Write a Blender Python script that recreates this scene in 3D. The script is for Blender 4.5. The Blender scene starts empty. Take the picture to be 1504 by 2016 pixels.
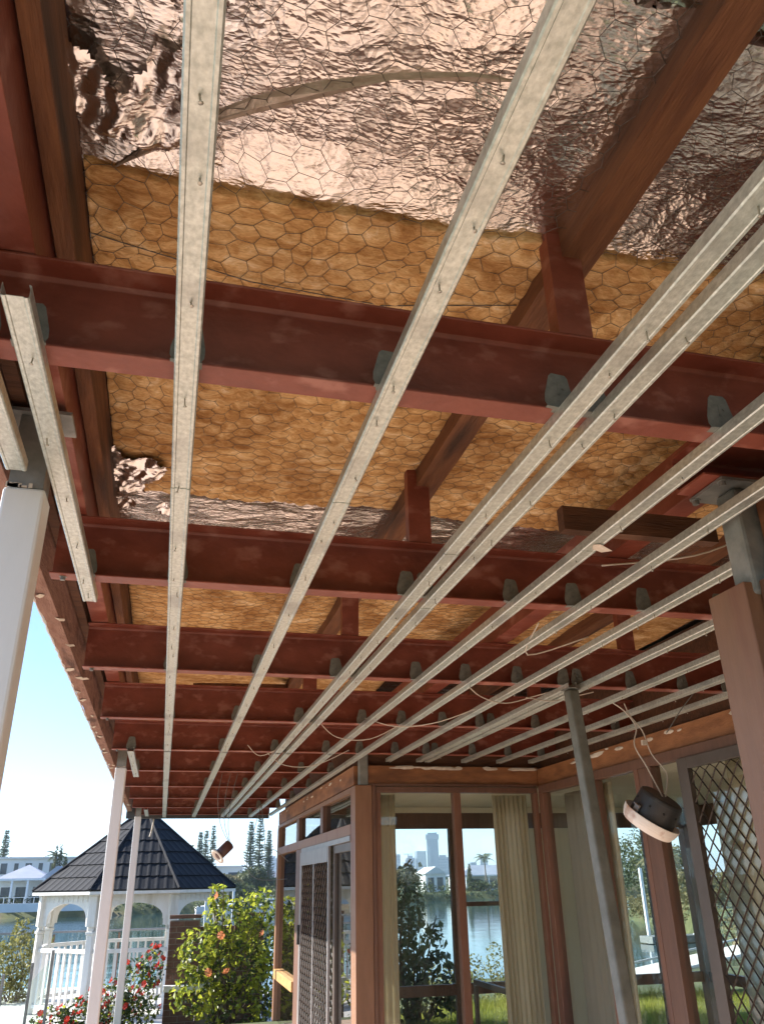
import bpy, bmesh, math, random
import numpy as np
from mathutils import Vector, Matrix, Euler
S = bpy.context.scene
COL = S.collection
rnd = random.Random(7)
rad = math.radians

# ------------------------------------------------------------------ camera, sky, sun
cam_d = bpy.data.cameras.new('camera'); cam = bpy.data.objects.new('camera', cam_d); COL.objects.link(cam)
S.camera = cam
yaw, pit, rol = rad(14.563), rad(24.894), rad(-1.199)
fwd = Vector((math.sin(yaw)*math.cos(pit), math.cos(yaw)*math.cos(pit), math.sin(pit)))
rt = Vector((math.cos(yaw), -math.sin(yaw), 0)); up = rt.cross(fwd)
r2 = rt*math.cos(rol)+up*math.sin(rol); u2 = -rt*math.sin(rol)+up*math.cos(rol)
cam.matrix_world = Matrix((( r2.x,u2.x,-fwd.x,0),(r2.y,u2.y,-fwd.y,0),(r2.z,u2.z,-fwd.z,0),(0,0,0,1)))
cam_d.sensor_fit = 'VERTICAL'; cam_d.sensor_height = 36.0
cam_d.lens = 36.0*1573.0/2016.0
cam_d.clip_start = 0.05; cam_d.clip_end = 20000

SUN = Vector((-0.78, 0.36, 0.565)).normalized()
W = bpy.data.worlds.new("World"); S.world = W; W.use_nodes = True
nt = W.node_tree; bg = nt.nodes['Background']
sky = nt.nodes.new('ShaderNodeTexSky'); sky.sky_type = 'NISHITA'; sky.sun_disc = False
sky.sun_elevation = math.asin(SUN.z); sky.sun_rotation = math.atan2(SUN.x, SUN.y)
sky.air_density = 0.8; sky.dust_density = 0.0; sky.ozone_density = 3.5
nt.links.new(sky.outputs[0], bg.inputs[0]); bg.inputs[1].default_value = 0.105
sl = bpy.data.lights.new('sun', 'SUN'); sl.energy = 4.6; sl.angle = rad(0.5); sl.color = (1.0, 0.95, 0.88)
so = bpy.data.objects.new('sun', sl); COL.objects.link(so)
so.rotation_euler = SUN.to_track_quat('Z', 'Y').to_euler(); so.location = (0, 0, 30)
S.view_settings.view_transform = 'Standard'; S.view_settings.look = 'None'
S.view_settings.gamma = 1.0; S.view_settings.exposure = 1.58
S.render.engine = 'CYCLES'
S.cycles.transparent_max_bounces = 32
S.cycles.max_bounces = 10; S.cycles.diffuse_bounces = 5; S.cycles.glossy_bounces = 5
S.cycles.sample_clamp_indirect = 6.0
S.cycles.use_denoising = True

# ------------------------------------------------------------------ materials
def mat(name, base, rough=0.6, metal=0.0, noise=None, scale=8.0, bump=0.0, bscale=None, stretch=(1,1,1),
        trans=0.0, spec=0.5, noise2=None, n2scale=2.0, detail=6.0, coat=0.0):
    """principled surface whose colour wanders between base and noise (and patches of noise2)"""
    m = bpy.data.materials.new(name); m.use_nodes = True
    n = m.node_tree.nodes; l = m.node_tree.links; p = n['Principled BSDF']
    p.inputs['Roughness'].default_value = rough; p.inputs['Metallic'].default_value = metal
    p.inputs['Specular IOR Level'].default_value = spec
    p.inputs['Base Color'].default_value = (*base, 1)
    tc = n.new('ShaderNodeTexCoord'); mp = n.new('ShaderNodeMapping'); mp.inputs['Scale'].default_value = stretch
    l.new(tc.outputs['Object'], mp.inputs[0])
    last = None
    if noise:
        t = n.new('ShaderNodeTexNoise'); t.inputs['Scale'].default_value = scale; t.inputs['Detail'].default_value = detail
        t.inputs['Roughness'].default_value = 0.62
        l.new(mp.outputs[0], t.inputs['Vector'])
        r = n.new('ShaderNodeValToRGB'); r.color_ramp.elements[0].position = 0.33; r.color_ramp.elements[1].position = 0.68
        r.color_ramp.elements[0].color = (*base, 1); r.color_ramp.elements[1].color = (*noise, 1)
        l.new(t.outputs['Fac'], r.inputs[0]); last = r.outputs[0]
        if noise2:
            t2 = n.new('ShaderNodeTexNoise'); t2.inputs['Scale'].default_value = n2scale; t2.inputs['Detail'].default_value = 8
            l.new(mp.outputs[0], t2.inputs['Vector'])
            r2_ = n.new('ShaderNodeValToRGB'); r2_.color_ramp.elements[0].position = 0.55; r2_.color_ramp.elements[1].position = 0.68
            l.new(t2.outputs['Fac'], r2_.inputs[0])
            mx = n.new('ShaderNodeMix'); mx.data_type = 'RGBA'
            l.new(r2_.outputs[0], mx.inputs[0]); l.new(last, mx.inputs[6]); mx.inputs[7].default_value = (*noise2, 1)
            last = mx.outputs[2]
        l.new(last, p.inputs['Base Color'])
    if bump:
        b = n.new('ShaderNodeBump'); b.inputs['Strength'].default_value = bump; b.inputs['Distance'].default_value = 0.01
        t3 = n.new('ShaderNodeTexNoise'); t3.inputs['Scale'].default_value = bscale or scale*2; t3.inputs['Detail'].default_value = 8
        l.new(mp.outputs[0], t3.inputs['Vector']); l.new(t3.outputs['Fac'], b.inputs['Height']); l.new(b.outputs[0], p.inputs['Normal'])
    if trans:
        p.inputs['Transmission Weight'].default_value = trans
    if coat: p.inputs['Coat Weight'].default_value = coat
    return m

def leaf_mat(name, c1, c2, tl=0.45, scale=3.0, rough=0.45):
    m = bpy.data.materials.new(name); m.use_nodes = True
    n = m.node_tree.nodes; l = m.node_tree.links; p = n['Principled BSDF']; out = n['Material Output']
    tc = n.new('ShaderNodeTexCoord'); t = n.new('ShaderNodeTexNoise'); t.inputs['Scale'].default_value = scale; t.inputs['Detail'].default_value = 5
    l.new(tc.outputs['Object'], t.inputs['Vector'])
    r = n.new('ShaderNodeValToRGB'); r.color_ramp.elements[0].position = 0.35; r.color_ramp.elements[1].position = 0.65
    r.color_ramp.elements[0].color = (*c1, 1); r.color_ramp.elements[1].color = (*c2, 1)
    l.new(t.outputs['Fac'], r.inputs[0]); l.new(r.outputs[0], p.inputs['Base Color']); p.inputs['Roughness'].default_value = rough
    tr = n.new('ShaderNodeBsdfTranslucent'); mx = n.new('ShaderNodeMixShader'); mx.inputs[0].default_value = tl
    l.new(r.outputs[0], tr.inputs[0]); l.new(p.outputs[0], mx.inputs[1]); l.new(tr.outputs[0], mx.inputs[2]); l.new(mx.outputs[0], out.inputs[0])
    return m

def glass_mat(name, tint, ior=1.45, rough=0.0):
    m = bpy.data.materials.new(name); m.use_nodes = True
    n = m.node_tree.nodes; l = m.node_tree.links; out = n['Material Output']; n.remove(n['Principled BSDF'])
    t = n.new('ShaderNodeBsdfTransparent'); t.inputs[0].default_value = (*tint, 1)
    g = n.new('ShaderNodeBsdfGlossy'); g.inputs['Roughness'].default_value = rough; g.inputs[0].default_value = (1, 1, 1, 1)
    f = n.new('ShaderNodeFresnel')
    ge = n.new('ShaderNodeNewGeometry'); mm = n.new('ShaderNodeMix'); mm.inputs[2].default_value = ior; mm.inputs[3].default_value = 1/ior
    l.new(ge.outputs['Backfacing'], mm.inputs[0]); l.new(mm.outputs[0], f.inputs[0])
    tc = n.new('ShaderNodeTexCoord'); ns = n.new('ShaderNodeTexNoise'); ns.inputs['Scale'].default_value = 1.3; ns.inputs['Detail'].default_value = 1
    b = n.new('ShaderNodeBump'); b.inputs['Strength'].default_value = 0.05; b.inputs['Distance'].default_value = 0.02
    l.new(tc.outputs['Object'], ns.inputs['Vector']); l.new(ns.outputs['Fac'], b.inputs['Height']); l.new(b.outputs[0], g.inputs['Normal'])
    mx = n.new('ShaderNodeMixShader'); l.new(f.outputs[0], mx.inputs[0]); l.new(t.outputs[0], mx.inputs[1]); l.new(g.outputs[0], mx.inputs[2])
    l.new(mx.outputs[0], out.inputs[0])
    return m

M = {}
M['red'] = mat('red_oxide_steel', (.17, .038, .021), .46, 0, (.25, .066, .040), 7, .16, 45, noise2=(.33, .13, .095), n2scale=9, stretch=(1, 1, 1.6))
M['galv'] = mat('galvanised_batten', (.43, .475, .435), .36, .6, (.68, .73, .68), 85, .10, 160, noise2=(.33, .345, .33), n2scale=3.7, stretch=(1, .7, 1))
M['galvd'] = mat('dull_galvanised_clip', (.13, .14, .13), .6, .3, (.22, .23, .21), 40, .1, 90)
M['steel'] = mat('weathered_steel', (.17, .185, .18), .55, .4, (.30, .31, .29), 9, .1, 40, noise2=(.36, .36, .34), n2scale=6)
M['screw'] = mat('screw_metal', (.5, .48, .42), .4, .6)
M['timber'] = mat('rough_brown_timber', (.115, .042, .018), .75, 0, (.22, .092, .038), 6, .5, 30, stretch=(5, .6, 5), noise2=(.05, .022, .012), n2scale=1.6)
M['timberx'] = mat('rough_brown_timber_cross', (.07, .028, .014), .75, 0, (.14, .06, .028), 6, .5, 30, stretch=(.6, 5, 5))
M['fascia'] = mat('stained_timber_board', (.21, .085, .032), .6, 0, (.36, .155, .062), 4, .3, 25, stretch=(1.2, 1.2, 4), noise2=(.13, .05, .02), n2scale=1.1)
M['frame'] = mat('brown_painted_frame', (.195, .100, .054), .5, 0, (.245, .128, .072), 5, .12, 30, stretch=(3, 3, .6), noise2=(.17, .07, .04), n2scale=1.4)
M['framemid'] = mat('mid_brown_frame', (.15, .068, .040), .5, 0, (.19, .09, .054), 5, .12, 30, stretch=(3, 3, .6), noise2=(.10, .045, .03), n2scale=1.4)  # darker brown for the mullions and jambs of walls B and C
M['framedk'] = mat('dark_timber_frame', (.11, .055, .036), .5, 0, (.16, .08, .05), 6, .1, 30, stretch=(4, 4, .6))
M['alu'] = mat('brown_bronze_aluminium', (.095, .075, .06), .45, .3, (.12, .095, .08), 6)
M['alug'] = mat('grey_aluminium_track', (.26, .24, .23), .42, .5, (.32, .30, .29), 9)
M['orangewood'] = mat('varnished_sill', (.42, .22, .08), .5, 0, (.52, .3, .12), 7, stretch=(5, 1, 5))
M['white'] = mat('white_painted_post', (.76, .745, .71), .45, 0, (.83, .81, .78), 3, .05, 20, stretch=(3, 3, .5), noise2=(.62, .59, .54), n2scale=1.5)
M['gazwhite'] = mat('gazebo_white_paint', (.72, .70, .66), .5, 0, (.80, .78, .75), 1.7, noise2=(.60, .57, .50), n2scale=2.2, stretch=(2, 2, .5))
M['plaster'] = mat('plaster_remnant', (.70, .64, .56), .9, 0, (.5, .42, .34), 20, .4, 40)
M['cream'] = mat('cream_plaster', (.72, .64, .50), .8, 0, (.76, .69, .55), 2)
M['creamwall'] = mat('cream_wall', (.66, .58, .43), .8, 0, (.70, .62, .47), 2)
M['black'] = mat('black_lamp_can', (.022, .022, .024), .45, .1, (.04, .04, .042), 18, .1, 40, noise2=(.075, .075, .07), n2scale=9)
M['lampwhite'] = mat('chipped_white_rim', (.84, .77, .70), .4, 0, (.88, .83, .77), 6, noise2=(.42, .17, .07), n2scale=6.0)
M['brownplastic'] = mat('brown_can', (.085, .038, .03), .4, 0, (.11, .05, .04), 8)
M['cable'] = mat('old_white_cable', (.60, .55, .48), .6, 0, (.5, .45, .38), 9)
M['cabledk'] = mat('grey_cable', (.16, .17, .16), .6)
M['tile'] = mat('dark_roof_tile', (.014, .015, .018), .68, 0, (.022, .023, .027), 9, .1, 40, spec=.2)
M['brick'] = mat('dark_brown_brick', (.115, .055, .04), .85, 0, (.20, .105, .075), 5, .5, 30)
M['mortar'] = mat('mortar', (.22, .18, .15), .95, 0, (.3, .25, .2), 20, .5)
M['conc'] = mat('pale_concrete', (.55, .53, .50), .85, 0, (.62, .60, .56), 4, .2, 20)
M['seawall'] = mat('white_sea_wall', (.60, .62, .62), .8, 0, (.70, .71, .70), .4)
M['farwhite'] = mat('white_render', (.74, .76, .78), .8, 0, (.80, .81, .82), .3)
M['farroof'] = mat('pale_grey_roof', (.30, .33, .40), .7, 0, (.38, .40, .46), .4)
M['farroofw'] = mat('white_roof', (.66, .66, .66), .6, 0, (.72, .72, .72), .4)
M['fardark'] = mat('dark_window_glass', (.045, .06, .075), .15, 0, (.08, .1, .12), .4)
M['fartan'] = mat('tan_roof', (.36, .22, .15), .8, 0, (.42, .27, .19), .4)
M['bark'] = mat('bark', (.09, .06, .04), .9, 0, (.15, .11, .08), 6, .5)
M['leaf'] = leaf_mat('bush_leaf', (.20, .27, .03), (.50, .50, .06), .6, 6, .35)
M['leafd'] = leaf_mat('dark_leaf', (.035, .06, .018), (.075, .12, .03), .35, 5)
M['leafo'] = leaf_mat('olive_leaf', (.16, .16, .05), (.30, .28, .09), .4, 4)
M['pine'] = leaf_mat('pine_needles', (.09, .13, .09), (.15, .19, .13), .3, .4, .7)
M['treefar'] = leaf_mat('far_tree_leaf', (.05, .075, .03), (.12, .14, .045), .3, .15, .7)
M['treefary'] = leaf_mat('far_tree_leaf_golden', (.14, .13, .05), (.24, .20, .08), .3, .15, .7)
M['grass'] = leaf_mat('grass_blade', (.24, .27, .04), (.48, .46, .09), .5, 1.2, .6)
M['petal'] = leaf_mat('red_petal', (.50, .02, .02), (.65, .06, .03), .3, 8)
M['petalo'] = leaf_mat('orange_petal', (.72, .22, .09), (.75, .32, .15), .4, 8)
M['glass'] = glass_mat('window_glass', (.95, .975, .965), 1.35)
M['glassA'] = glass_mat('door_glass', (.55, .57, .56), 1.6)
M['glassF'] = glass_mat('fence_glass', (.90, .96, .94), 1.33)
M['wire'] = mat('galvanised_wire', (.06, .05, .042), .5, .5, (.2, .18, .16), 40)
M['meshm'] = mat('bronze_mesh', (.055, .044, .038), .5, .2)
M['glassfar'] = mat('hazed_tower_glazing', (.17, .21, .27), .5, 0, (.22, .26, .32), .02)  # blue of the distant haze is put into this glazing colour
M['tower'] = mat('hazed_tower_concrete', (.30, .33, .38), .7, 0, (.34, .37, .42), .01)  # concrete grey with the bluish distance haze mixed into the colour
M['cladding'] = mat('roof_sheet', (.35, .34, .32), .5, .3)

# curtain: thin woven cloth
def curtain_mat(name, c, alpha):
    m = bpy.data.materials.new(name); m.use_nodes = True
    n = m.node_tree.nodes; l = m.node_tree.links; out = n['Material Output']; n.remove(n['Principled BSDF'])
    d = n.new('ShaderNodeBsdfDiffuse'); d.inputs[0].default_value = (*c, 1)
    t = n.new('ShaderNodeBsdfTranslucent'); t.inputs[0].default_value = (*c, 1)
    tp = n.new('ShaderNodeBsdfTransparent')
    a = n.new('ShaderNodeMixShader'); a.inputs[0].default_value = .55
    b = n.new('ShaderNodeMixShader'); b.inputs[0].default_value = alpha
    l.new(d.outputs[0], a.inputs[1]); l.new(t.outputs[0], a.inputs[2]); l.new(tp.outputs[0], b.inputs[1]); l.new(a.outputs[0], b.inputs[2]); l.new(b.outputs[0], out.inputs[0])
    return m
M['curtain'] = curtain_mat('cream_curtain', (.74, .66, .50), .93)
M['curtaing'] = curtain_mat('grey_curtain', (.50, .44, .36), .97)

# glass wool blanket
def wool():
    m = bpy.data.materials.new('golden_glass_wool'); m.use_nodes = True
    n = m.node_tree.nodes; l = m.node_tree.links; p = n['Principled BSDF']; p.inputs['Roughness'].default_value = .95
    p.inputs['Specular IOR Level'].default_value = .1
    tc = n.new('ShaderNodeTexCoord')
    mp = n.new('ShaderNodeMapping'); mp.inputs['Scale'].default_value = (1, 1.6, 1); l.new(tc.outputs['Object'], mp.inputs[0])
    a = n.new('ShaderNodeTexNoise'); a.inputs['Scale'].default_value = 7; a.inputs['Detail'].default_value = 9; a.inputs['Roughness'].default_value = .68; a.inputs['Distortion'].default_value = 1.2
    l.new(mp.outputs[0], a.inputs['Vector'])
    r = n.new('ShaderNodeValToRGB'); e = r.color_ramp.elements
    e[0].position = .30; e[0].color = (.38, .20, .080, 1); e[1].position = .68; e[1].color = (.95, .77, .52, 1)
    x = e.new(.45); x.color = (.62, .37, .155, 1); x = e.new(.58); x.color = (.82, .57, .29, 1)
    l.new(a.outputs['Fac'], r.inputs[0])
    f = n.new('ShaderNodeTexNoise'); f.inputs['Scale'].default_value = 60; f.inputs['Detail'].default_value = 5; f.inputs['Distortion'].default_value = 2.5
    mp2 = n.new('ShaderNodeMapping'); mp2.inputs['Scale'].default_value = (.35, 1.4, 1); l.new(tc.outputs['Object'], mp2.inputs[0]); l.new(mp2.outputs[0], f.inputs['Vector'])
    fr = n.new('ShaderNodeValToRGB'); fr.color_ramp.elements[0].position = .3; fr.color_ramp.elements[0].color = (.74, .66, .58, 1); fr.color_ramp.elements[1].position = .58; fr.color_ramp.elements[1].color = (1.0, 1.0, 1.0, 1)
    l.new(f.outputs['Fac'], fr.inputs[0])
    mx = n.new('ShaderNodeMix'); mx.data_type = 'RGBA'; mx.blend_type = 'MULTIPLY'; mx.inputs[0].default_value = 1
    l.new(r.outputs[0], mx.inputs[6]); l.new(fr.outputs[0], mx.inputs[7])
    sn = n.new('ShaderNodeTexNoise'); sn.inputs['Scale'].default_value = 3.1; sn.inputs['Detail'].default_value = 7; sn.inputs['Distortion'].default_value = .8; l.new(tc.outputs['Object'], sn.inputs['Vector'])
    sr = n.new('ShaderNodeValToRGB'); sr.color_ramp.elements[0].position = .36; sr.color_ramp.elements[0].color = (.66, .58, .52, 1); sr.color_ramp.elements[1].position = .55; sr.color_ramp.elements[1].color = (1, 1, 1, 1)
    l.new(sn.outputs['Fac'], sr.inputs[0]); mz = n.new('ShaderNodeMix'); mz.data_type = 'RGBA'; mz.blend_type = 'MULTIPLY'; mz.inputs[0].default_value = 1
    l.new(mx.outputs[2], mz.inputs[6]); l.new(sr.outputs[0], mz.inputs[7]); l.new(mz.outputs[2], p.inputs['Base Color'])
    b = n.new('ShaderNodeBump'); b.inputs['Strength'].default_value = .7; b.inputs['Distance'].default_value = .012
    l.new(a.outputs['Fac'], b.inputs['Height']); b2 = n.new('ShaderNodeBump'); b2.inputs['Strength'].default_value = .55; b2.inputs['Distance'].default_value = .004
    l.new(f.outputs['Fac'], b2.inputs['Height']); l.new(b.outputs[0], b2.inputs['Normal']); l.new(b2.outputs[0], p.inputs['Normal'])
    return m
M['wool'] = wool()

# crinkled silver foil
def foil():
    m = bpy.data.materials.new('crinkled_foil'); m.use_nodes = True
    n = m.node_tree.nodes; l = m.node_tree.links; p = n['Principled BSDF']
    p.inputs['Metallic'].default_value = 1; p.inputs['Roughness'].default_value = .21; p.inputs['Base Color'].default_value = (.85, .81, .78, 1)
    tc = n.new('ShaderNodeTexCoord')
    w = n.new('ShaderNodeTexNoise'); w.inputs['Scale'].default_value = 3; w.inputs['Detail'].default_value = 3; l.new(tc.outputs['Object'], w.inputs['Vector'])
    add = n.new('ShaderNodeMix'); add.data_type = 'RGBA'; add.inputs[0].default_value = .12; l.new(tc.outputs['Object'], add.inputs[6]); l.new(w.outputs['Color'], add.inputs[7])
    mp = n.new('ShaderNodeMapping'); mp.inputs['Scale'].default_value = (.75, 1.25, .3); l.new(add.outputs[2], mp.inputs[0])
    prev = None
    for sc, st, dist in ((7, .42, .02), (26, .34, .007), (85, .42, .0025)):
        v = n.new('ShaderNodeTexVoronoi'); v.feature = 'F1'; v.distance = 'MINKOWSKI'; v.inputs['Exponent'].default_value = 1.3; v.inputs['Scale'].default_value = sc
        l.new(mp.outputs[0], v.inputs['Vector'])
        b = n.new('ShaderNodeBump'); b.inputs['Strength'].default_value = st; b.inputs['Distance'].default_value = dist
        l.new(v.outputs['Distance'], b.inputs['Height'])
        if prev: l.new(prev.outputs[0], b.inputs['Normal'])
        prev = b
    l.new(prev.outputs[0], p.inputs['Normal'])
    return m
M['foil'] = foil()

def water():
    m = bpy.data.materials.new('canal_water'); m.use_nodes = True
    n = m.node_tree.nodes; l = m.node_tree.links; p = n['Principled BSDF']
    p.inputs['Base Color'].default_value = (.022, .055, .062, 1); p.inputs['Roughness'].default_value = .06; p.inputs['IOR'].default_value = 1.33
    tc = n.new('ShaderNodeTexCoord'); prev = None
    for sc, d, sx in ((.35, .10, 1), (1.6, .035, 2.2)):
        mp = n.new('ShaderNodeMapping'); mp.inputs['Scale'].default_value = (1/sx, 1, 1); l.new(tc.outputs['Object'], mp.inputs[0])
        t = n.new('ShaderNodeTexNoise'); t.inputs['Scale'].default_value = sc; t.inputs['Detail'].default_value = 3; l.new(mp.outputs[0], t.inputs['Vector'])
        b = n.new('ShaderNodeBump'); b.inputs['Strength'].default_value = .22; b.inputs['Distance'].default_value = d; l.new(t.outputs['Fac'], b.inputs['Height'])
        if prev: l.new(prev.outputs[0], b.inputs['Normal'])
        prev = b
    l.new(prev.outputs[0], p.inputs['Normal'])
    return m
M['water'] = water()

def ground_mat():
    m = mat('lawn_and_soil', (.05, .065, .02), .9, 0, (.12, .13, .045), .6, .3, 3, noise2=(.20, .15, .09), n2scale=.11)
    return m
M['ground'] = ground_mat()
def patio_mat():
    m = bpy.data.materials.new('salmon_tile_paving'); m.use_nodes = True
    n = m.node_tree.nodes; l = m.node_tree.links; p = n['Principled BSDF']; p.inputs['Roughness'].default_value = .55
    tc = n.new('ShaderNodeTexCoord'); b = n.new('ShaderNodeTexBrick'); b.offset = 0; b.inputs['Scale'].default_value = 1
    b.inputs['Brick Width'].default_value = .3; b.inputs['Row Height'].default_value = .3; b.inputs['Mortar Size'].default_value = .006
    b.inputs['Color1'].default_value = (.60, .42, .31, 1); b.inputs['Color2'].default_value = (.55, .39, .29, 1); b.inputs['Mortar'].default_value = (.45, .40, .36, 1)
    l.new(tc.outputs['Object'], b.inputs['Vector']); l.new(b.outputs['Color'], p.inputs['Base Color'])
    return m
M['patio'] = patio_mat()

# ------------------------------------------------------------------ mesh helpers
def link(name, me, m=None, parent=None, smooth=False):
    o = bpy.data.objects.new(name, me); COL.objects.link(o)
    if m is not None:
        me.materials.append(m)
    if smooth:
        me.polygons.foreach_set('use_smooth', [True]*len(me.polygons))
    if parent is not None: o.parent = parent
    return o

class MB:
    def __init__(s): s.v = []; s.f = []
    def add(s, vs, fs):
        k = len(s.v); s.v += [tuple(v) for v in vs]; s.f += [tuple(i+k for i in f) for f in fs]; return s
    def box(s, x0, x1, y0, y1, z0, z1):
        vs = [(x, y, z) for z in (z0, z1) for y in (y0, y1) for x in (x0, x1)]
        return s.add(vs, [(0,2,3,1),(4,5,7,6),(0,1,5,4),(2,6,7,3),(0,4,6,2),(1,3,7,5)])
    def prism(s, pts, axis, a, b):
        """pts: closed 2D outline; extruded along axis ('x','y','z') from a to b"""
        n = len(pts)
        def P(u, v, t): return {'x': (t, u, v), 'y': (u, t, v), 'z': (u, v, t)}[axis]
        vs = [P(u, v, a) for u, v in pts]+[P(u, v, b) for u, v in pts]
        fs = [tuple(range(n))[::-1], tuple(range(n, 2*n))]+[(i, (i+1) % n, n+(i+1) % n, n+i) for i in range(n)]
        return s.add(vs, fs)
    def strip(s, pts, axis, a, b):
        """open path extruded (a bent sheet, closed by giving both faces)"""
        return s.prism(pts, axis, a, b)
    def tube(s, path, r, n=6, cap=True):
        path = [Vector(p) for p in path]; k = len(s.v); m = len(path)
        rs = r if isinstance(r, (list, tuple)) else [r]*m
        prevx = None
        for i, p in enumerate(path):
            t = (path[min(i+1, m-1)]-path[max(i-1, 0)])
            if t.length < 1e-9: t = Vector((0, 0, 1))
            t.normalize()
            ref = prevx if prevx is not None and abs(prevx.dot(t)) < .95 else (Vector((1, 0, 0)) if abs(t.x) < .8 else Vector((0, 1, 0)))
            x = (ref - t*ref.dot(t)).normalized(); y = t.cross(x); prevx = x
            for j in range(n):
                a = 2*math.pi*j/n; s.v.append(tuple(p+(x*math.cos(a)+y*math.sin(a))*rs[i]))
        for i in range(m-1):
            for j in range(n):
                a = k+i*n+j; b = k+i*n+(j+1) % n; s.f.append((a, b, b+n, a+n))
        if cap:
            s.f.append(tuple(k+j for j in range(n))[::-1]); s.f.append(tuple(k+(m-1)*n+j for j in range(n)))
        return s
    def lathe(s, prof, n=28, M4=None):
        k = len(s.v)
        for r, z in prof:
            for j in range(n):
                a = 2*math.pi*j/n; p = Vector((r*math.cos(a), r*math.sin(a), z))
                s.v.append(tuple(M4 @ p if M4 else p))
        for i in range(len(prof)-1):
            for j in range(n):
                a = k+i*n+j; b = k+i*n+(j+1) % n; s.f.append((a, b, b+n, a+n))
        return s
    def quad(s, a, b, c, d): return s.add([a, b, c, d], [(0, 1, 2, 3)])
    def build(s, name, m, parent=None, smooth=False, bevel=0, kind=None):
        me = bpy.data.meshes.new(name); me.from_pydata(s.v, [], s.f); me.update()
        o = link(name, me, m, parent, smooth)
        if bevel:
            b = o.modifiers.new('bevel', 'BEVEL'); b.width = bevel; b.segments = 2; b.limit_method = 'ANGLE'
        if kind: o['kind'] = kind
        return o

def empty(name, loc, label=None, cat=None, group=None):
    o = bpy.data.objects.new(name, None); COL.objects.link(o); o.location = loc; o.empty_display_size = .1
    return tag(o, label, cat, group)
def tag(o, label=None, cat=None, group=None, kind=None):
    if label: o['label'] = label
    if cat: o['category'] = cat
    if group: o['group'] = group
    if kind: o['kind'] = kind
    return o
def inst(name, me, parent=None, loc=(0, 0, 0), rot=(0, 0, 0), sc=(1, 1, 1)):
    o = bpy.data.objects.new(name, me); COL.objects.link(o); o.location = loc; o.rotation_euler = rot; o.scale = sc
    if parent is not None: o.parent = parent
    return o
def mesh_of(mb, name, m, smooth=False):
    me = bpy.data.meshes.new(name); me.from_pydata(mb.v, [], mb.f); me.update(); me.materials.append(m)
    if smooth: me.polygons.foreach_set('use_smooth', [True]*len(me.polygons))
    return me
def np_mesh(name, v, f, m, parent=None, smooth=False, kind=None):
    """v: (n,3) array, f: (k,q) int array, all faces the same size"""
    me = bpy.data.meshes.new(name); v = np.asarray(v, np.float32); f = np.asarray(f, np.int32); q = f.shape[1]
    me.vertices.add(len(v)); me.vertices.foreach_set('co', v.ravel())
    me.loops.add(f.size); me.loops.foreach_set('vertex_index', f.ravel())
    me.polygons.add(len(f)); me.polygons.foreach_set('loop_start', np.arange(0, f.size, q, dtype=np.int32))
    me.update(calc_edges=True); me.validate()
    o = link(name, me, m, parent, smooth)
    if kind: o['kind'] = kind
    return o

# ------------------------------------------------------------------ ground, water
def interp(x, pts):
    xs, ys = zip(*pts); return np.interp(x, xs, ys)
NEAR = [(-6000, 26), (-4, 24), (14, 24), (20, 25.5), (33, 40), (38, 60), (50, 90), (62, 105), (110, 128), (6000, 400)]
FAR = [(-6000, 150), (-5, 150), (25, 168), (70, 198), (120, 215), (6000, 560)]
def land_z(x, y):
    dn = (interp(x, NEAR)-y)*.7; df = (y-interp(x, FAR))*.9
    d = np.maximum(dn, df)
    t = np.clip((d+1.2)/4.0, 0, 1); t = t*t*(3-2*t)
    top = np.where(df > dn, -2.3, -1.78-.45*np.clip((y-13.8)/1.2, 0, 1)*np.clip((3.2-x)/1.5, 0, 1))
    top = top-.35*np.clip((y-14)/8, 0, 1)*(df <= dn)
    hill = 26*np.exp(-((x-1500)/900.)**2)*np.clip((y-1800)/1200, 0, 1)
    return -5.2+(top+5.2)*t+hill
xs = np.unique(np.concatenate([np.linspace(-12, 16, 57), np.linspace(-90, 150, 121), np.linspace(-7000, 7000, 71)]))
ys = np.unique(np.concatenate([np.linspace(-12, 34, 93), np.linspace(34, 260, 114), np.linspace(-3000, 9000, 61)]))
X, Y = np.meshgrid(xs, ys); Z = land_z(X, Y)
nx, ny = len(xs), len(ys); idx = np.arange(nx*ny).reshape(ny, nx)
F = np.stack([idx[:-1, :-1], idx[:-1, 1:], idx[1:, 1:], idx[1:, :-1]], -1).reshape(-1, 4)
tag(np_mesh('ground', np.stack([X, Y, Z], -1).reshape(-1, 3), F, M['ground'], smooth=True), kind='structure')
tag(MB().quad((-7000, 20, -4), (7000, 20, -4), (7000, 9000, -4), (-7000, 9000, -4)).build('water', M['water']), kind='structure')
tag(MB().box(-3.2, 1.60, -1.6, 12.3, -1.9, -1.65).box(1.601, 3.37, 2.11, 7.35, -1.9, -1.65).build('patio', M['patio']), kind='structure')
tag(MB().box(-3.4, 2.4, 15.6, 22.6, -2.35, -2.06).build('pavement', M['conc']), kind='structure')
tag(MB().box(-60, -8.5, 149.4, 150.0, -3.1, -1.85).build('retaining_wall', M['seawall']),
    'long white retaining wall at the far waterline left of the gazebo', 'wall')

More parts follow.
